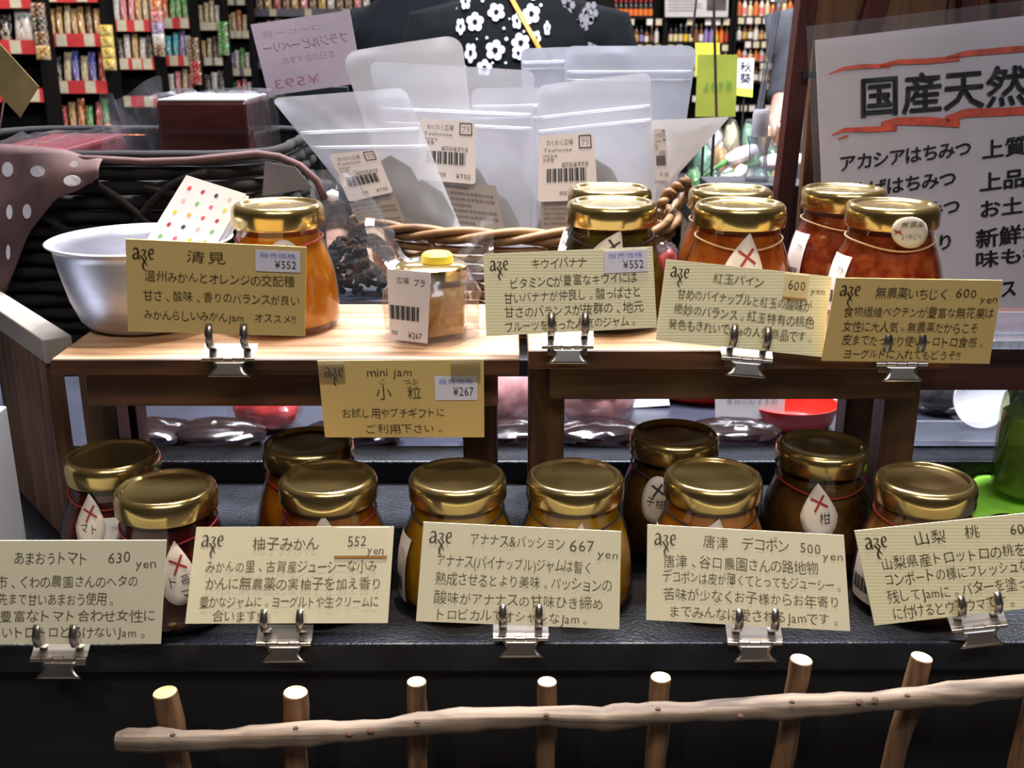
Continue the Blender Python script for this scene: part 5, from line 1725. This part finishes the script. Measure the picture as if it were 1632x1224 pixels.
def bay(label, l, r, rails, Y, depth, shelves, ytop=-60, rail_m=M_rail, seed=0):
    """rails: pixel rows of the price-rail centres; shelves: per shelf list of packet colours"""
    rg = random.Random(seed)
    xl, xr = at_y(l, 50, Y).x, at_y(r, 50, Y).x
    zt = at_y(l, ytop, Y).z
    t = thing('snack_shelf', label, 'shelf', ((xl + xr) / 2, Y, 0), group='snack shelves with price rails')
    o = ((xl + xr) / 2, Y, 0)
    MB().box(xl, xr, Y + depth, Y + depth + .02, 0, zt).build('back_panel', M_shb, t, off=o)
    MB().box(xl - .02, xl, Y + .02, Y + depth + .02, 0, zt).build('side_panel', M_shb, t, off=o)
    MB().box(xr, xr + .02, Y + .02, Y + depth + .02, 0, zt).build('side_panel', M_shb, t, off=o)
    MB().box(xl, xr, Y + .03, Y + depth, 0, .12).build('plinth', M_shb, t, off=o)
    for k, (py, cols) in enumerate(zip(rails, shelves)):
        zc = at_y(l, py, Y).z
        hh = .026 if rail_m is M_rail else .022
        MB().box(xl, xr, Y + .012, Y + depth, zc - .004, zc + .010).build('shelf_board', M_shb, t, off=o)
        ro = MB().box(xl, xr, Y, Y + .012, zc - hh, zc + hh).build('price_rail', rail_m, t, off=o)
        n = rg.randint(2, 3)
        for j in range(n):
            xx = xl + (xr - xl) * (j + .35 + rg.uniform(-.15, .15)) / n
            MB().box(xx, xx + .042, Y - .003, Y, zc - hh * .92, zc + hh * .95).build('price_tag', M_ptag, ro, off=o)
        if not cols:
            continue
        nn = len(cols)
        pw = (xr - xl) * .92 / nn
        for j, (c, hgt) in enumerate(cols):
            me = pack_mesh(c)
            xx = xl + (xr - xl) * .04 + pw * (j + .5)
            po = link('snack_packet', me, None)
            po.scale = (pw * .78, .030, hgt)
            po.location = (xx, Y + .034 + rg.uniform(-.003, .003), zc + .015)
            po.rotation_euler = (R(rg.uniform(-10, -5)), R(rg.uniform(-3, 3)), 0)
            tag(po, '%s snack packet %s' % (c, label.split(' of ')[-1] if False else 'on the ' + label.split(', ')[0]), 'packet', 'snack packets on the shelves')
    return t
def row(cs, h):
    return [(c, h * (1 + .12 * ((i * 7) % 3 - 1))) for i, c in enumerate(cs)]
bay('red-railed shelf beside the kraft tag, white packets', -60, 54, (2, 75, 152), 4.45, .115, [row(['gold', 'white', 'white'], .12), row(['black', 'black', 'white'], .11), []], seed=1)
bay('red-railed shelf with gold and blue packets, four levels', 69, 160, (-7, 64, 139, 216), 4.75, .115, [[], row(['gold', 'gold', 'cream', 'gold', 'gold', 'brown', 'gold'], .125), row(['black', 'cream', 'blue', 'cream', 'blue', 'red'], .125), row(['red', 'gold', 'orange', 'green', 'red', 'green'], .12)], seed=2)
bay('red-railed shelf with pink and white packets, three levels', 176, 240, (41, 102, 162), 5.4, .115, [row(['white', 'pink', 'pink', 'gold', 'cream'], .13), row(['black', 'white', 'gold', 'white', 'black'], .12), []], seed=3)
bay('red-railed shelf with green and cyan packets, three levels', 256, 302, (37, 97, 158), 5.9, .115, [row(['orange', 'green', 'green', 'green'], .125), row(['cyan', 'cyan', 'violet', 'white'], .125), row(['white', 'pink', 'cream', 'pink'], .125)], seed=4)
bay('grey-railed shelf with pale gold packets, three levels', 314, 351, (42, 98, 150), 6.3, .115, [row(['cream', 'cream', 'cream', 'white'], .108), row(['gold', 'cream', 'black', 'white'], .108), row(['black', 'white', 'black'], .10)], rail_m=M_railb, seed=5)
bay('grey-railed shelf with tan packets, four levels', 358, 394, (2, 55, 115, 160), 6.7, .115, [row(['violet', 'white', 'black'], .108), row(['gold', 'cream', 'orange', 'cream'], .108), row(['violet', 'white', 'green', 'white'], .108), row(['green', 'red', 'pink', 'white'], .10)], rail_m=M_railb, seed=6)
bay('grey-railed shelf with brown and red packets behind the pink sign, four levels', 399, 600, (20, 62, 104, 150), 7.1, .115, [row(['brown', 'gold', 'red', 'brown', 'gold', 'pink', 'brown', 'yellow', 'white', 'brown', 'brown', 'pink', 'white'], .095), row(['brown', 'red', 'brown', 'pink', 'red', 'brown', 'orange', 'brown', 'red', 'white', 'pink', 'brown', 'black'], .095), row(['red', 'orange', 'pink', 'brown', 'red', 'gold', 'brown', 'pink', 'white', 'brown'], .095), []], rail_m=M_railb, seed=7)
# hanging strips of packets at the ends of the bays
for px, p0, p1, Y, cs in ((59, 5, 95, 4.42, ['brown', 'black', 'brown', 'gold']), (168, 40, 112, 4.71, ['yellow', 'yellow', 'yellow', 'yellow']), (247, 0, 90, 5.36, ['orange', 'pink', 'violet', 'white', 'brown']), (307, 60, 135, 5.87, ['brown', 'brown', 'red', 'red']), (354, 35, 88, 6.27, ['green', 'green', 'green'])):
    A, B = at_y(px, p0, Y), at_y(px, p1, Y)
    t = thing('packet_strip', '%s and %s packets clipped one below another on a hanging strip' % (cs[0], cs[-1]) if cs[0] != cs[-1] else '%s packets clipped one below another on a hanging strip' % cs[0], 'packet strip', (A.x, Y, B.z), group='hanging strips between the snack shelves')
    MB().tube([(0, .012, 0), (0, .012, 3.0 - B.z)], .003, 6).build('strip', M_shb, t)
    n = len(cs)
    hz = (A.z - B.z) / n
    for k, c_ in enumerate(cs):
        po = link('packet', pack_mesh(c_), t)
        po.scale = (.055, .016, hz * 1.02)
        po.location = (0, 0, hz * (n - 1 - k))
# loose orange packets before the lowest shelf
for k, (a, b) in enumerate(((150, 222), (170, 214), (190, 222))):
    c = at_y(a, b, 4.2)
    po = link('snack_packet', pack_mesh('orange'), None)
    po.scale = (.10, .012, .075)
    po.location = (c.x, 4.16 + .075 * k, c.z - .03)
    po.rotation_euler = (R(-50), R((-12, 20, 30)[k]), 0)
    tag(po, 'loose orange packet on the low display before the gold and blue packet shelf', 'packet', 'loose orange packets')
c = at_y(170, 228, 4.2)
tag(MB().box(c.x - .35, c.x + .22, 4.10, 4.45, 0, c.z - .045).build('low_display', M_shb, bevel=.005), 'low black display before the gold and blue packet shelf', 'display')

# ------------------------------------------------------------------ bottle shelves far behind
BT = {}
BPROF = [(0, 0), (.92, 0), (1, .04), (1, .52), (.86, .62), (.36, .76), (.34, .86), (0, .86)]
def bottle_meshes(kind):
    if kind not in BT:
        lc_, cc, bc = kind
        mb = MB().lathe(BPROF, 10)
        b = mb.build('body', pm('bot_' + bc, PACKC.get(bc, rgb(30, 20, 16)), .2, amp=.2), None, 40).data
        l_ = MB().lathe([(1.03, .10), (1.03, .46)], 10).build('label', pm('botlab_' + lc_, PACKC[lc_], .5, amp=.2, scale=60), None, True).data
        c_ = MB().lathe([(.42, .82), (.42, .98), (.30, 1.0), (0, 1.0)], 8).build('cap', pm('botcap_' + cc, PACKC[cc], .4, amp=.1), None, 40).data
        BT[kind] = (b, l_, c_)
        for o_ in [o for o in bpy.data.objects if o.data in (b, l_, c_)]:
            bpy.data.objects.remove(o_)
    return BT[kind]
def bottle(px, py, Y, r_, h, kind, where):
    c = at_y(px, py, Y)
    t = thing('sauce_bottle', '%s bottle, %s label, %s cap, on the %s' % (kind[2], kind[0], kind[1], where), 'bottle', (c.x, Y, c.z + .001), group='bottles on the far shelves')
    for n_, me in zip(('body', 'label', 'cap'), bottle_meshes(kind)):
        o = link(n_, me, t)
        o.scale = (r_, r_, h)
    return t
YF = 8.4
def rack(label, l, r, shelves, tags, seed):
    rg = random.Random(seed)
    xl, xr = at_y(l, 40, YF).x, at_y(r, 40, YF).x
    o = ((xl + xr) / 2, YF, 0)
    t = thing('bottle_shelf', label, 'shelf', o, group='bottle shelves at the far end')
    zt = at_y(l, -80, YF).z
    MB().box(xl, xr, YF + .20, YF + .22, 0, zt).build('back_panel', M_shb, t, off=o)
    MB().box(xl - .015, xl, YF - .06, YF + .22, 0, zt).build('side_panel', M_shb, t, off=o)
    MB().box(xr, xr + .015, YF - .06, YF + .22, 0, zt).build('side_panel', M_shb, t, off=o)
    for py in shelves:
        z = at_y(l, py, YF).z
        MB().box(xl, xr, YF - .05, YF + .20, z - .014, z - .0005).build('shelf_board', M_shb, t, off=o)
        if tags:
            n = int((r - l) / 13)
            for j in range(n):
                if rg.random() < .82:
                    xx = xl + (xr - xl) * (j + .15) / n
                    MB().box(xx, xx + .042, YF - .056, YF - .050, z - .052, z - .010).build('price_tag', M_ptag if rg.random() < .6 else M_lab, t, off=o)
    return t
rack('far bottle shelf beside the flowered dress', 940, 1056, (28, 69, 110, 150), True, 1)
rack('far bottle shelf below the white notice board', 1062, 1163, (28, 69, 110, 150), True, 2)
rack('far bottle shelf beside the dark red post', 1172, 1290, (26, 64, 98, 130, 165), True, 3)
soy = ('orange', 'red', 'black')
for k in range(8):
    bottle(981 + k * 7.9, 28, YF, .017, .125, soy, 'far shelf beside the flowered dress')
kinds = [('white', 'red', 'white'), ('white', 'red', 'white'), ('cream', 'white', 'cream'), ('red', 'gold', 'brown'), ('red', 'gold', 'brown'), ('gold', 'black', 'brown'), ('gold', 'black', 'brown'), ('violet', 'black', 'black'), ('white', 'black', 'brown'), ('brown', 'gold', 'black')]
for k in range(11):
    bottle(965 + k * 8.1, 69, YF, .016, .125 - .018 * (k % 3 == 2), kinds[k % 10], 'far shelf beside the flowered dress')
kinds2 = [('cream', 'black', 'black'), ('cream', 'black', 'black'), ('cream', 'white', 'black'), ('yellow', 'white', 'black'), ('cream', 'red', 'black'), ('brown', 'white', 'brown'), ('white', 'gold', 'brown'), ('violet', 'black', 'violet'), ('violet', 'black', 'violet'), ('yellow', 'gold', 'orange'), ('orange', 'gold', 'orange'), ('red', 'black', 'brown')]
for k in range(12):
    bottle(1068 + k * 8.1, 69, YF, .016, .135, kinds2[k], 'far shelf below the notice board')
kinds3 = [('cream', 'white', 'cream'), ('white', 'red', 'brown'), ('orange', 'black', 'orange'), ('white', 'white', 'white'), ('pink', 'red', 'white'), ('gold', 'black', 'brown')]
for sy, hh in ((26, .13), (64, .12), (98, .10), (130, .11)):
    for k in range(11):
        bottle(1177 + k * 9.0, sy, YF, .018, hh * (1 - .2 * ((k * 5 + sy) % 4 == 0)), kinds3[(k * 2 + sy // 3) % 6], 'far shelf beside the dark red post')
for k in range(11):
    bottle(1070 + k * 8.5, 110, YF, .017, .12, kinds2[(k * 5) % 12], 'far shelf below the notice board')
q = Quad([(1060, -30), (1162, -30), (1160, 27), (1060, 27)], at_y(1100, 20, YF - .09), 0)
t = thing('notice_board', 'white notice board with fine print and a grey picture on the far shelf', 'sign', q.o)
q.sheet('board', pm('notice_grey', rgb(190, 188, 190), .6, amp=.03), t, .01)
q.sheet('picture', pm('notice_picture', rgb(70, 66, 66), .6, amp=.9, scale=6), t, .002, (.66, .97), (.18, .95), .003)
mb = MB()
for j in range(9):
    for k in range(1):
        ribbon(mb, q.mapper(.003), [(.05, .9 - j * .09), (.58 - .1 * (j % 3 == 2), .9 - j * .09)], .035)
mb.build('print', pm('notice_ink', rgb(140, 136, 138), .6), t)
# red hanging banners between the racks
for k, (y0, y1) in enumerate(((14, 40), (46, 72))):
    q = Quad([(1162, y0), (1174, y0 + 2), (1176, y1), (1166, y1)], at_y(1168, 40, YF - .11), 0)
    tag(q.sheet('red_banner', pm('banner_red', rgb(200, 40, 44), .6, amp=.3, scale=30), None, .003), '%s small red banner hung between the far bottle shelves' % ('upper', 'lower')[k], 'banner', 'red banners')
    bpy.context.view_layer.update()
    o_ = bpy.data.objects[-1] if False else None
